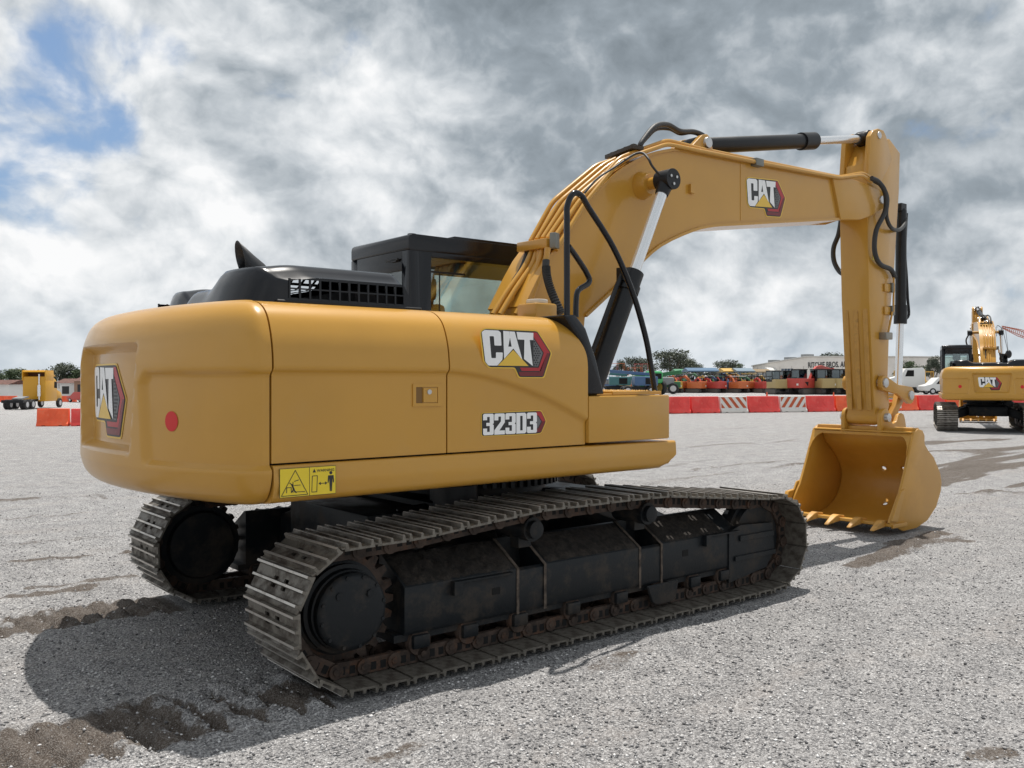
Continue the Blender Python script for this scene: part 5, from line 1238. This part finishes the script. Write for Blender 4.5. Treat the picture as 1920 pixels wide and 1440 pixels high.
def scissor(u, Z, col, lb, hgt=2.6):
    o = empty('scissor_lift', (0, 0, 0), 0, lb, 'scissor lift', 'scissor lifts far behind the boom cylinder'); place(o, u, Z, 70)
    for x in (-.9, .9):
        for y in (-.55, .55): wheel(o, x, y, .25, .25, .2)
    MB().box(-1.2, 1.2, -.6, .6, .3, .9).build('base', col, o, bevel=.03); m = MB()
    for k in range(4):
        for y in (-.5, .5): m.bar((-1.0, y, .95 + k * .15), (1.0, y, 1.1 + k * .15), .05, .06); m.bar((1.0, y, .95 + k * .15), (-1.0, y, 1.1 + k * .15), .05, .06)
    m.build('scissor_arms', FGY, o); m = MB()
    for z in (1.7, 2.1, hgt):
        for y in (-.6, .6): m.bar((-1.2, y, z), (1.2, y, z), .04, .05)
        for x in (-1.2, 1.2): m.bar((x, -.6, z), (x, .6, z), .04, .05)
    for x in (-1.2, 0, 1.2):
        for y in (-.6, .6): m.bar((x, y, 1.6), (x, y, hgt), .04, .04)
    m.box(-1.2, 1.2, -.6, .6, 1.55, 1.68); m.build('platform_rail', col, o); return o
for k, (u, c, z, lb) in enumerate([(1134, FRD, 150, 'red scissor lift leftmost of the far lifts'), (1144, FBL, 146, 'blue scissor lift second of the far lifts'), (1157, FOR, 155, 'orange scissor lift right of the blue one'), (1168, CYL, 152, 'tan scissor lift in front of the far trees'), (1190, FOR, 158, 'orange scissor lift right above the blue boom lift'), (1203, FRD, 160, 'red scissor lift above the blue boom lift turret')]):
    scissor(u, z, c, lb, 3.0 + (k % 3) * .7)
def shelter(u0, u1, Z, col, lb, hh=2.95):
    a, b = wp(u0, Z), wp(u1, Z); L = (b - a).length; o = empty('machine_shelter', (a + b) / 2, math.atan2(b.y - a.y, b.x - a.x), lb, 'shelter', 'low canopies behind the machines')
    m = MB(); m.prism([(-2.5, hh - .15), (2.5, hh - .15), (2.5, hh), (0, hh + .45), (-2.5, hh)], -L / 2, L / 2, 'x'); m.build('roof', col, o)
    for x in (-L / 2 + .3, 0, L / 2 - .3):
        for y in (-2.2, 2.2): MB().box(x - .08, x + .08, y - .08, y + .08, 0, hh - .1).build('post', FGY, o)
shelter(1284, 1342, 135, m_('roof_blue', (.06, .13, .22), .5), 'low blue canopy roof above the red mini excavators')
shelter(1262, 1283, 150, m_('roof_green', (.05, .20, .10), .5), 'small green canopy roof left of the blue one')
shelter(1350, 1372, 140, FYE, 'yellow canopy roof above the blue mini excavators')
shelter(1374, 1408, 138, m_('roof_pale', (.16, .22, .27), .5), 'pale blue grey canopy roof above the orange pair')
shelter(1410, 1440, 150, m_('roof_tan', (.22, .15, .07), .5), 'tan canopy roof behind the green machine')
# auction building
pa, pb = wp(1411, 205), wp(1705, 165); Lb_ = (pb - pa).length
o = empty('auction_building', pa, math.atan2(pb.y - pa.y, pb.x - pa.x), 'long pale grey auction hall with black lettering along its front', 'building')
BW = m_('hall_wall', (.74, .70, .65), .7, var=.05, vscale=.3); m = MB()
m.prism([(0, 0), (Lb_, 0), (Lb_, 5.7), (Lb_ * .40, 6.35), (Lb_ * .02, 4.75), (0, 4.6)], 0, 22); m.build('wall', BW, o)
m = MB(); m.prism([(0 - .2, 4.6), (Lb_ * .02, 4.78), (Lb_ * .4, 6.38), (Lb_ + .2, 5.73), (Lb_ + .2, 5.93), (Lb_ * .4, 6.58), (Lb_ * .02, 4.98), (-.2, 4.8)], -.25, 22.2); m.build('roof', m_('hall_roof', (.62, .60, .56), .5), o)
for f, hh_ in ((.085, 5.05), (.205, 5.55), (.325, 6.05)): MB().box(Lb_ * f - .9, Lb_ * f + .9, 2, 4, hh_ - .1, hh_ + 1.0).build('rooftop_unit', FGY, o, bevel=.05)
m = MB(); x0_ = Lb_ * .285
for k in range(4): m.box(x0_ - 2.9 + k * .95, x0_ - 2.1 + k * .95, -.03, .0, 3.5, 4.0); m.box(x0_ - 2.9 + k * .95, x0_ - 2.1 + k * .95, -.03, .0, 2.85, 3.35)
m.build('window', m_('hall_window', (.06, .09, .13), .2), o)
m = MB(); m.tube([(Lb_ * .15, -2.2, 2.0), (Lb_ * .15, .2, 2.0)], 2.3, 28); m.build('arched_porch', FWH, o)
m = MB(); m.box(Lb_ * .15 + .3, Lb_ * .15 + 1.5, -2.26, -2.2, 1.9, 3.4); m.build('porch_door', FGY, o)
for k in range(12): MB().box(Lb_ * (k + .5) / 12 - .03, Lb_ * (k + .5) / 12 + .03, -.04, -.003, 0, 4.5).build('wall_rib', m_('hall_rib', (.36, .34, .31), .7), o)
tp = text_polys('RITCHIE BROS. AUCTIONEERS', 1.55, .035); m = MB(); tx0 = Lb_ * .405
for p in tp: m.add([(tx0 + x * .86, -.06, 4.15 + z) for x, z in p], [tuple(range(len(p)))])
m.build('lettering', DBK, o, recalc=False)
# second excavator: a copy of the first one
ex2 = copy_tree(ex1); p = wp(1860, 27.5); ex2.rotation_euler = (0, 0, head(-23.5)); q = Matrix.Rotation(head(-23.5), 3, 'Z') @ Vector((-2.7, 0, 0)); ex2.location = (p.x - q.x, p.y - q.y, 0)
ex2['label'] = 'second yellow crawler excavator seen from behind at the right edge, boom pointing away'; 
# backhoes, lorry, van
def backhoe(u, Z, a, lb):
    o = empty('backhoe_loader', (0, 0, 0), 0, lb, 'backhoe loader', 'yellow backhoe loaders behind the white vehicles'); place(o, u, Z, a)
    for x, r in ((-1.0, .7), (1.3, .5)):
        for y in (-.85, .85): wheel(o, x, y, r, r, .4)
    MB().box(-1.3, 2.2, -.5, .5, .7, 1.5).build('body', FYE, o, bevel=.08); m = MB(); m.box(-1.3, .5, -.75, .75, 2.6, 2.75)
    for x in (-1.2, .4):
        for y in (-.7, .7): m.box(x - .05, x + .05, y - .05, y + .05, 1.4, 2.6)
    m.build('cab', FYE, o); m = MB(); armpoly([(-1.3, 1.0), (-2.2, 2.6), (-2.5, 2.9), (-3.0, 2.2), (-2.9, .9)], [.3, .3, .3, .25, .2], -.15, .15, m); m.build('hoe_arm', FYE, o)
    MB().box(-3.3, -2.7, -.4, .4, .3, .9).build('hoe_bucket', BLS, o, bevel=.1); m = MB(); m.prism([(2.2, .2), (3.2, .15), (2.7, .9), (2.3, 1.0)], -1.1, 1.1); m.build('loader_bucket', FYE, o); return o
for k, (u, Z, a, lb) in enumerate([(1698, 118, 150, 'yellow backhoe behind the white lorry cab'), (1718, 114, -60, 'yellow backhoe whose hoe arm stands before the white van'), (1738, 120, 165, 'yellow backhoe behind the white van, left of the far excavator'), (1688, 112, -20, 'yellow backhoe just right of the bucket cylinder rod')]): backhoe(u, Z, a, lb)
def van(u, Z, a, lb):
    o = empty('white_van', (0, 0, 0), 0, lb, 'van'); place(o, u, Z, a)
    m = MB(); m.prism(rounded([(-2.5, .4, 0), (2.4, .4, 0), (2.5, .95, 0), (1.7, 1.15, 0), (1.0, 1.85, 0), (-2.35, 1.9, 0), (-2.5, 1.1, 0)], .12), -.95, .95)
    m.build('body', FWH, o, bevel=.05); m = MB()
    for x0_, x1_ in ((.25, 1.25), (-.9, .1), (-2.2, -1.05)):
        for y in (-.953, .953): m.add([(x0_, y, 1.15), (x1_, y, 1.15), (x1_ - (.45 if x0_ > .2 else 0), y, 1.7), (x0_, y, 1.7)], [(0, 1, 2, 3)])
    m.build('window', GAP, o)
    for x in (-1.6, 1.6):
        for y in (-.85, .85): wheel(o, x, y, .36, .36, .24)
van(1770, 100, 88, 'white van parked behind the barriers left of the far excavator cab')
o = empty('white_lorry', (0, 0, 0), 0, 'white lorry with sloping bonnet parked beside the white van', 'lorry'); place(o, 1709, 104, 80)
m = MB(); m.prism(rounded([(-1.2, .8, 0), (3.4, .7, 0), (3.4, 1.5, 0), (1.4, 2.1, 0), (.9, 2.9, 0), (-1.0, 3.0, 0), (-1.2, 2.6, 0)], .15), -1.1, 1.1); m.build('cab', FWH, o, bevel=.06)
m = MB(); m.add([(0, y_, 2.0) if k == 0 else p for k, p in enumerate([(0, -1.11, 2.0), (.95, -1.11, 2.0), (.7, -1.11, 2.7), (0, -1.11, 2.7)])], [(0, 1, 2, 3)]) if False else m.add([(0, -1.11, 2.0), (.95, -1.11, 2.0), (.7, -1.11, 2.7), (0, -1.11, 2.7)], [(0, 1, 2, 3)])
m.add([(0, 1.11, 2.0), (.95, 1.11, 2.0), (.7, 1.11, 2.7), (0, 1.11, 2.7)], [(0, 1, 2, 3)]); m.build('window', GAP, o); MB().box(-5, -1.2, -.5, .5, .7, 1.0).build('chassis', BLS, o)
for x in (-4.2, -3.0, 2.4):
    for y in (-1.0, 1.0): wheel(o, x, y, .52, .52, .35)
# lattice crane
o = empty('lattice_crane', (0, 0, 0), 0, 'thin red lattice crane jib with hanging hook block at the far right', 'crane')
def W3(u, v, Z): return CP + (CF + CR * ((u - 960) / FPX) + Vector((0, 0, (HOR - v) / FPX))) * Z
a = W3(1879, 613, 150); b = W3(2010, 658, 150); m = MB(); d = (b - a).normalized(); n_ = 34
for k in range(n_):
    p, q = a.lerp(b, k / n_), a.lerp(b, (k + 1) / n_); wv = .15 + .35 * min(1, k / 8)
    for s_ in (-1, 1):
        for t_ in (-1, 1): m.bar(p + Vector((0, 0, s_ * wv)) + CF * t_ * wv, q + Vector((0, 0, s_ * wv)) + CF * t_ * wv, .10, .10)
    m.bar(p + Vector((0, 0, wv)), q - Vector((0, 0, wv)), .07, .07)
m.build('jib', m_('crane_red', (.45, .12, .06), .5), o)
h0 = a.copy(); h1 = W3(1891, 664, 150); m = MB(); m.tube([h0, h1], .05, 6); m.tube([W3(1885, 613, 150), h1], .04, 6); m.build('hoist_rope', FGY, o); MB().ell(h1, (.5, .5, .7)).build('hook_block', BLS, o)
g0 = wp(2010, 150); MB().tube([b, (b.x, b.y, 2)], .6, 8).build('mast', m_('crane_red', (.45, .12, .06), .5), o); MB().box(b.x - 3, b.x + 3, b.y - 2, b.y + 2, -.1, 2.4).build('crane_base', FGY, o)
# yellow tractor unit on the left
o = empty('tractor_unit', (0, 0, 0), 0, 'yellow sleeper cab tractor unit without trailer, seen from behind at the left', 'lorry'); place(o, 66, 98, 3); o.location.z = -1.47
TY = m_('lorry_yellow', (.66, .33, .02), .35)
m = MB(); m.prism(rounded([(-.3, .75, 0), (2.6, .75, 0), (2.6, 2.2, 0), (2.45, 3.0, 0), (1.6, 3.45, 0), (-.3, 3.45, 0)], [0, 0, .1, .3, .2, 0]), -1.22, 1.22); m.build('sleeper_cab', TY, o, bevel=.14)
m = MB(); m.box(-.35, 1.6, -1.25, -1.15, 3.0, 4.1); m.box(-.35, 1.6, 1.15, 1.25, 3.0, 4.1); m.prism([(-.35, 3.95), (-.2, 4.12), (1.0, 4.05), (2.2, 3.45), (1.6, 3.45), (.9, 3.9), (-.35, 3.9)], -1.22, 1.22); m.build('wind_deflector', TY, o, bevel=.03)
MB().box(.9, 1.0, -1.15, 1.15, 3.4, 3.95).build('deflector_lining', m_('lining_brown', (.16, .07, .02), .7), o)
m = MB(); m.prism([(2.6, .75), (4.3, .7), (4.4, 1.3), (4.2, 1.7), (2.6, 2.15)], -.95, .95); m.build('bonnet', TY, o, bevel=.12)
for y in (-1.225, 1.225):
    m = MB(); m.add([(1.75, y, 2.2), (2.5, y, 2.15), (2.4, y, 2.85), (1.8, y, 2.9)], [(0, 1, 2, 3)]); m.build('side_window', GAP, o)
    if y > 0: continue
    m = MB(); m.tube([(-.5, y * .52, .9), (-.5, y * .52, 3.7)], .08, 10); m.tube([(-.5, y * .52, 1.3), (-.5, y * .52, 2.5)], .17, 12); m.build('exhaust_stack', CHR, o)
    m = MB(); m.box(2.55, 2.62, y * 1.15 - .05, y * 1.15 + .05, 2.1, 2.6); m.build('mirror', CHR, o)
m = MB(); m.box(-5.0, 0, -.45, -.30, .75, 1.0); m.box(-5.0, 0, .30, .45, .75, 1.0); m.box(-5, -4.85, -1.1, 1.1, .7, 1.0); m.build('chassis', BLS, o)
m = MB(); m.prism([(-3.9, 1.05), (-2.6, 1.2), (-2.4, 1.3), (-2.6, 1.35), (-4.1, 1.15)], -.5, .5); m.build('fifth_wheel', FGY, o)
for x in (-4.1, -2.8):
    for y in (-.98, -.66, .66, .98): wheel(o, x, y, .52, .52, .28)
for y in (-1.0, 1.0): wheel(o, 3.5, y, .52, .52, .3)
o = empty('red_car', (0, 0, 0), 0, 'small red car parked by the far houses, beside the counterweight edge', 'car'); place(o, 152, 126, 60)
m = MB(); m.prism(rounded([(-2, .35, 0), (2, .35, 0), (2.05, .8, 0), (1.1, .95, 0), (.5, 1.4, 0), (-1.1, 1.42, 0), (-1.9, .95, 0)], .1), -.85, .85); m.build('body', FRD, o, bevel=.06)
m = MB(); m.add([(-1.3, -.852, .95), (.8, -.852, .95), (.4, -.852, 1.32), (-1.0, -.852, 1.32)], [(0, 1, 2, 3)]); m.build('window', GAP, o)
for x in (-1.3, 1.3):
    for y in (-.75, .75): wheel(o, x, y, .32, .32, .2)
def house(u0, u1, Z, hh, roofc, lb, wall=None):
    a, b = wp(u0, Z), wp(u1, Z); L = (b - a).length; o = empty('low_house', a, math.atan2(b.y - a.y, b.x - a.x), lb, 'house', 'low houses below the trees')
    MB().box(0, L, 0, 6, 0, hh).build('wall', wall or FWH, o); m = MB(); m.prism([(-.4, hh), (6.4, hh), (3, hh + .7)], -.3, L + .3, 'x'); m.build('roof', roofc, o)
    n_ = max(1, int(L / 2.6))
    for k in range(n_): x = L * (k + .5) / n_; MB().box(x - .55, x + .55, -.02, .0, .05 if k % 2 else .9, hh - .5).build('window', m_('house_dark', (.02, .02, .022), .5), o)
RT = m_('tile_red', (.11, .045, .032), .8, var=.4, vscale=3)
house(-30, 15, 138, 2.4, RT, 'low white house with red tiles at the left picture edge'); house(16, 40, 145, 2.2, RT, 'low dark fronted house behind the tractor unit', m_('house_grey', (.25, .23, .21), .8)); house(106, 140, 142, 2.6, RT, 'low white house with dark doorway right of the tractor unit'); house(139, 165, 140, 2.9, RT, 'brick arched house behind the red car', m_('brick_pale', (.32, .2, .14), .8))
# ---- trees
LF = mat('leaf_dark', (.022, .035, .016), .7, var=.0); 
def leafmat(name, c1, c2):
    m = bpy.data.materials.new(name); m.use_nodes = True; T = NT(m.node_tree); b = T.n['Principled BSDF']; g = T.node('ShaderNodeNewGeometry')
    T.put(b.inputs['Base Color'], T.mix(T.maprange(T.noise(g.outputs['Position'], .9, 5, .7), .35, .65), c1, c2)); b.inputs['Roughness'].default_value = .65; return m
L1 = leafmat('leaf_grey_green', (.040, .054, .036), (.115, .132, .092)); L2 = leafmat('leaf_green', (.032, .055, .024), (.09, .13, .055)); L3 = leafmat('leaf_light', (.07, .09, .035), (.16, .18, .08)); BRK = mat('bark', (.10, .08, .06), .9, var=.3, vscale=6)
def tree_mesh(seed, hgt, cr, lm, gap=.5, trunk=.35):
    rg = np.random.RandomState(seed); o = empty('tree', (0, 0, 0)); m = MB()
    top = Vector((rg.randn() * .2, rg.randn() * .2, hgt * .62)); m.tube([(0, 0, -.2), (0, 0, hgt * .25), top], [hgt * .035, hgt * .028, hgt * .012], 8)
    cen = []
    nb = 11
    for k in range(nb):
        a = 2 * PI * k / nb + rg.rand(); rr_ = cr * (.35 + .6 * rg.rand()); z = hgt * (trunk + .12 + (.80 - trunk) * rg.rand()); e = Vector((rr_ * math.cos(a), rr_ * math.sin(a), z))
        e.x *= 1 - .5 * (z / hgt - .6 if z > hgt * .6 else 0) * 2; e.y *= 1 - .5 * (z / hgt - .6 if z > hgt * .6 else 0) * 2
        m.tube([(0, 0, hgt * (.18 + .25 * rg.rand())), e * .6 + Vector((0, 0, z * .05)), e], [hgt * .014, hgt * .009, hgt * .004], 5); cen.append(e)
    cen.append(Vector((0, 0, hgt * .86))); cen.append(Vector((cr * .2, -cr * .1, hgt * .72)))
    m.build('trunk', BRK, o)
    nl = 3600; V = []; 
    ci = rg.randint(0, len(cen), nl); C_ = np.array([tuple(c) for c in cen])[ci]; rad = cr * (.26 + .20 * rg.rand(len(cen)))[ci]
    d = rg.randn(nl, 3); d /= np.linalg.norm(d, axis=1)[:, None]; rr_ = rg.rand(nl) ** .45; lump = 1 + .35 * np.sin(d[:, 0] * 5 + ci) * np.cos(d[:, 1] * 6 + ci * 2)
    P_ = C_ + d * (rad * rr_ * lump)[:, None] * np.array([1, 1, .72]); s_ = hgt * (.012 + .018 * rg.rand(nl))
    e1 = rg.randn(nl, 3); e1 /= np.linalg.norm(e1, axis=1)[:, None]; e2 = np.cross(e1, rg.randn(nl, 3)); e2 /= np.linalg.norm(e2, axis=1)[:, None]
    Vq = np.stack([P_ - e1 * s_[:, None], P_ + e2 * (s_ * .6)[:, None], P_ + e1 * s_[:, None], P_ - e2 * (s_ * .6)[:, None]], 1).reshape(-1, 3)
    c = fastmesh('crown', Vq, np.arange(nl * 4).reshape(-1, 4), lm); c.parent = o; return o
TR = []
used = {}
def tree(kind, u, Z, hgt, lb, wide=1.0, grp='trees beyond the yard', dz=0.0):
    spec = {'gum': (1, L1, .95, .42), 'gum2': (2, L1, .8, .35), 'round': (3, L2, .85, .25), 'pale': (4, L3, .8, .3), 'bush': (5, L2, 1.1, .05)}[kind]
    if kind not in used: o = tree_mesh(spec[0], 10, spec[2] * 5.2, spec[1], trunk=spec[3]); used[kind] = o
    else: o = copy_tree(used[kind])
    tag(o, lb, 'tree', grp); p = wp(u, Z); o.location = (p.x, p.y, p.z + dz); s_ = hgt / 10 * .76; o.scale = (s_ * wide * 1.6, s_ * wide * 1.6, s_); o.rotation_euler = (0, 0, rng.rand() * 6.28); return o
for kd, u, Z, hh_, lb, wd in [
    ('gum2', 1166, 170, 7.0, 'thin tree leftmost of the group above the scissor lifts', .55), ('gum', 1199, 172, 7.6, 'rounded grey green tree between the boom cylinder and the handrail', .75), ('gum', 1262, 170, 9.2, 'tallest broad grey green tree right of the handrail', .85), ('gum2', 1292, 176, 7.6, 'tree merging with the right side of the tallest one', .85),
    ('bush', 1262, 165, 3.2, 'dark low bush at the foot of the tallest tree', 1.0), ('bush', 1152, 165, 3.0, 'dark low bush behind the scissor lifts', 1.1), ('round', 1311, 180, 6.4, 'small dark tree at the right end of the tall pair', .6), ('gum2', 1335, 230, 5.6, 'distant low tree left of the pair above the blue roofs', 1.3),
    ('gum', 1363, 200, 7.6, 'dark spreading tree above the pale blue roof', .75), ('round', 1384, 205, 7.2, 'dark tree touching the left side of its spreading neighbour', .7), ('round', 1402, 200, 5.0, 'small tree against the left end of the auction hall', .8), ('gum', 1553, 240, 11.2, 'tree rising behind the auction hall roof', .72),
    ('round', 1698, 150, 6.4, 'dark tree right of the cylinder rod', .6), ('round', 1722, 160, 5.6, 'low dark tree between the rod and the far cab', .9), ('gum2', 1749, 140, 6.8, 'ragged dark tree directly left of the far cab', .5)]:
    tree(kd, u, Z, hh_, lb, wd)
for kd, u, Z, hh_, lb, wd in [('round', -12, 165, 6.6, 'dark green tree cut by the left picture edge', 1.0), ('round', 14, 170, 6.8, 'dark tree second from the left edge', .9), ('pale', 38, 178, 7.4, 'pale green tree rising left of the tractor unit', .9), ('round', 62, 175, 6.6, 'tree hidden behind the tractor unit cab', .9),
    ('round', 86, 172, 6.9, 'dark tree just right of the tractor unit roof', .8), ('gum', 112, 166, 7.9, 'tallest leafy tree between tractor unit and counterweight', .75), ('round', 133, 168, 7.0, 'dark tree right of the tallest left one', .85), ('round', 155, 166, 6.9, 'dark tree cut by the counterweight edge', .85), ('bush', 50, 160, 4.0, 'hedge like bush behind the tractor unit', 1.6), ('bush', 130, 156, 4.2, 'hedge like bush behind the white house', 1.6)]:
    tree(kd, u, Z, hh_, lb, wd, 'trees at the left')
for k, (u, hh_, lb) in enumerate([(1796, 5.0, 'far tree top left of the far boom'), (1880, 7.2, 'far low tree line left part beneath the crane hook'), (1904, 7.4, 'far low tree line right part beneath the crane jib'), (1930, 7.0, 'far low tree at the right picture edge')]): tree('round', u, 240, hh_, lb, 1.6)
# person in high-visibility clothing
def person(u, Z, a, lb):
    o = empty('person', (0, 0, 0), 0, lb, 'person'); place(o, u, Z, a)
    J = {'pel': (0, 0, .95, .15), 'ch': (0, 0, 1.25, .17), 'sh': (0, 0, 1.42, .13), 'nk': (0, 0, 1.52, .06), 'hd': (.02, 0, 1.64, .10), 'hd2': (.01, 0, 1.72, .08),
         'hl': (0, .10, .90, .11), 'kl': (.02, .12, .50, .075), 'al': (-.02, .13, .09, .05), 'tl': (.12, .14, .04, .04), 'hr': (0, -.10, .90, .11), 'kr': (.05, -.12, .50, .075), 'ar': (0, -.13, .09, .05), 'tr': (.14, -.14, .04, .04),
         'sl': (0, .19, 1.40, .075), 'el': (-.03, .26, 1.12, .055), 'wl': (.04, .28, .88, .04), 'fl': (.06, .28, .78, .035), 'sr': (0, -.19, 1.40, .075), 'er': (-.03, -.26, 1.12, .055), 'wr': (.04, -.28, .88, .04), 'fr': (.06, -.28, .78, .035)}
    ed = ['pel ch', 'ch sh', 'sh nk', 'nk hd', 'hd hd2', 'pel hl', 'hl kl', 'kl al', 'al tl', 'pel hr', 'hr kr', 'kr ar', 'ar tr', 'sh sl', 'sl el', 'el wl', 'wl fl', 'sh sr', 'sr er', 'er wr', 'wr fr']
    ks = list(J); me = bpy.data.meshes.new('body'); me.from_pydata([J[k][:3] for k in ks], [[ks.index(x) for x in e.split()] for e in ed], [])
    b = bpy.data.objects.new('body', me); COL.objects.link(b); b.parent = o; md = b.modifiers.new('s', 'SKIN'); 
    for k, sv in zip(ks, me.skin_vertices[0].data): sv.radius = (J[k][3],) * 2
    me.skin_vertices[0].data[0].use_root = True; b.modifiers.new('u', 'SUBSURF').render_levels = 1; me.materials.append(m_('dark_trousers', (.03, .035, .05), .8))
    m = MB(); m.lathe([(0, .19), (.1, .2), (.35, .22), (.5, .2), (.56, .10)], (0, 0, .92), (0, 0, 1), 18); m.build('orange_vest', m_('vest_orange', (.85, .14, .02), .6), o); m = MB(); m.lathe([(0, .225), (.07, .225)], (0, 0, 1.06), (0, 0, 1), 18); m.lathe([(.0, .205), (.06, .205)], (0, 0, .95), (0, 0, 1), 18); m.build('reflective_band', m_('vest_lime', (.55, .75, .05), .5), o)
    m = MB(); m.ell((.01, 0, 1.74), (.13, .12, .10)); m.build('hard_hat', PLW, o); return o
person(1594, 52, 40, 'person in orange safety vest standing half hidden behind the stick')
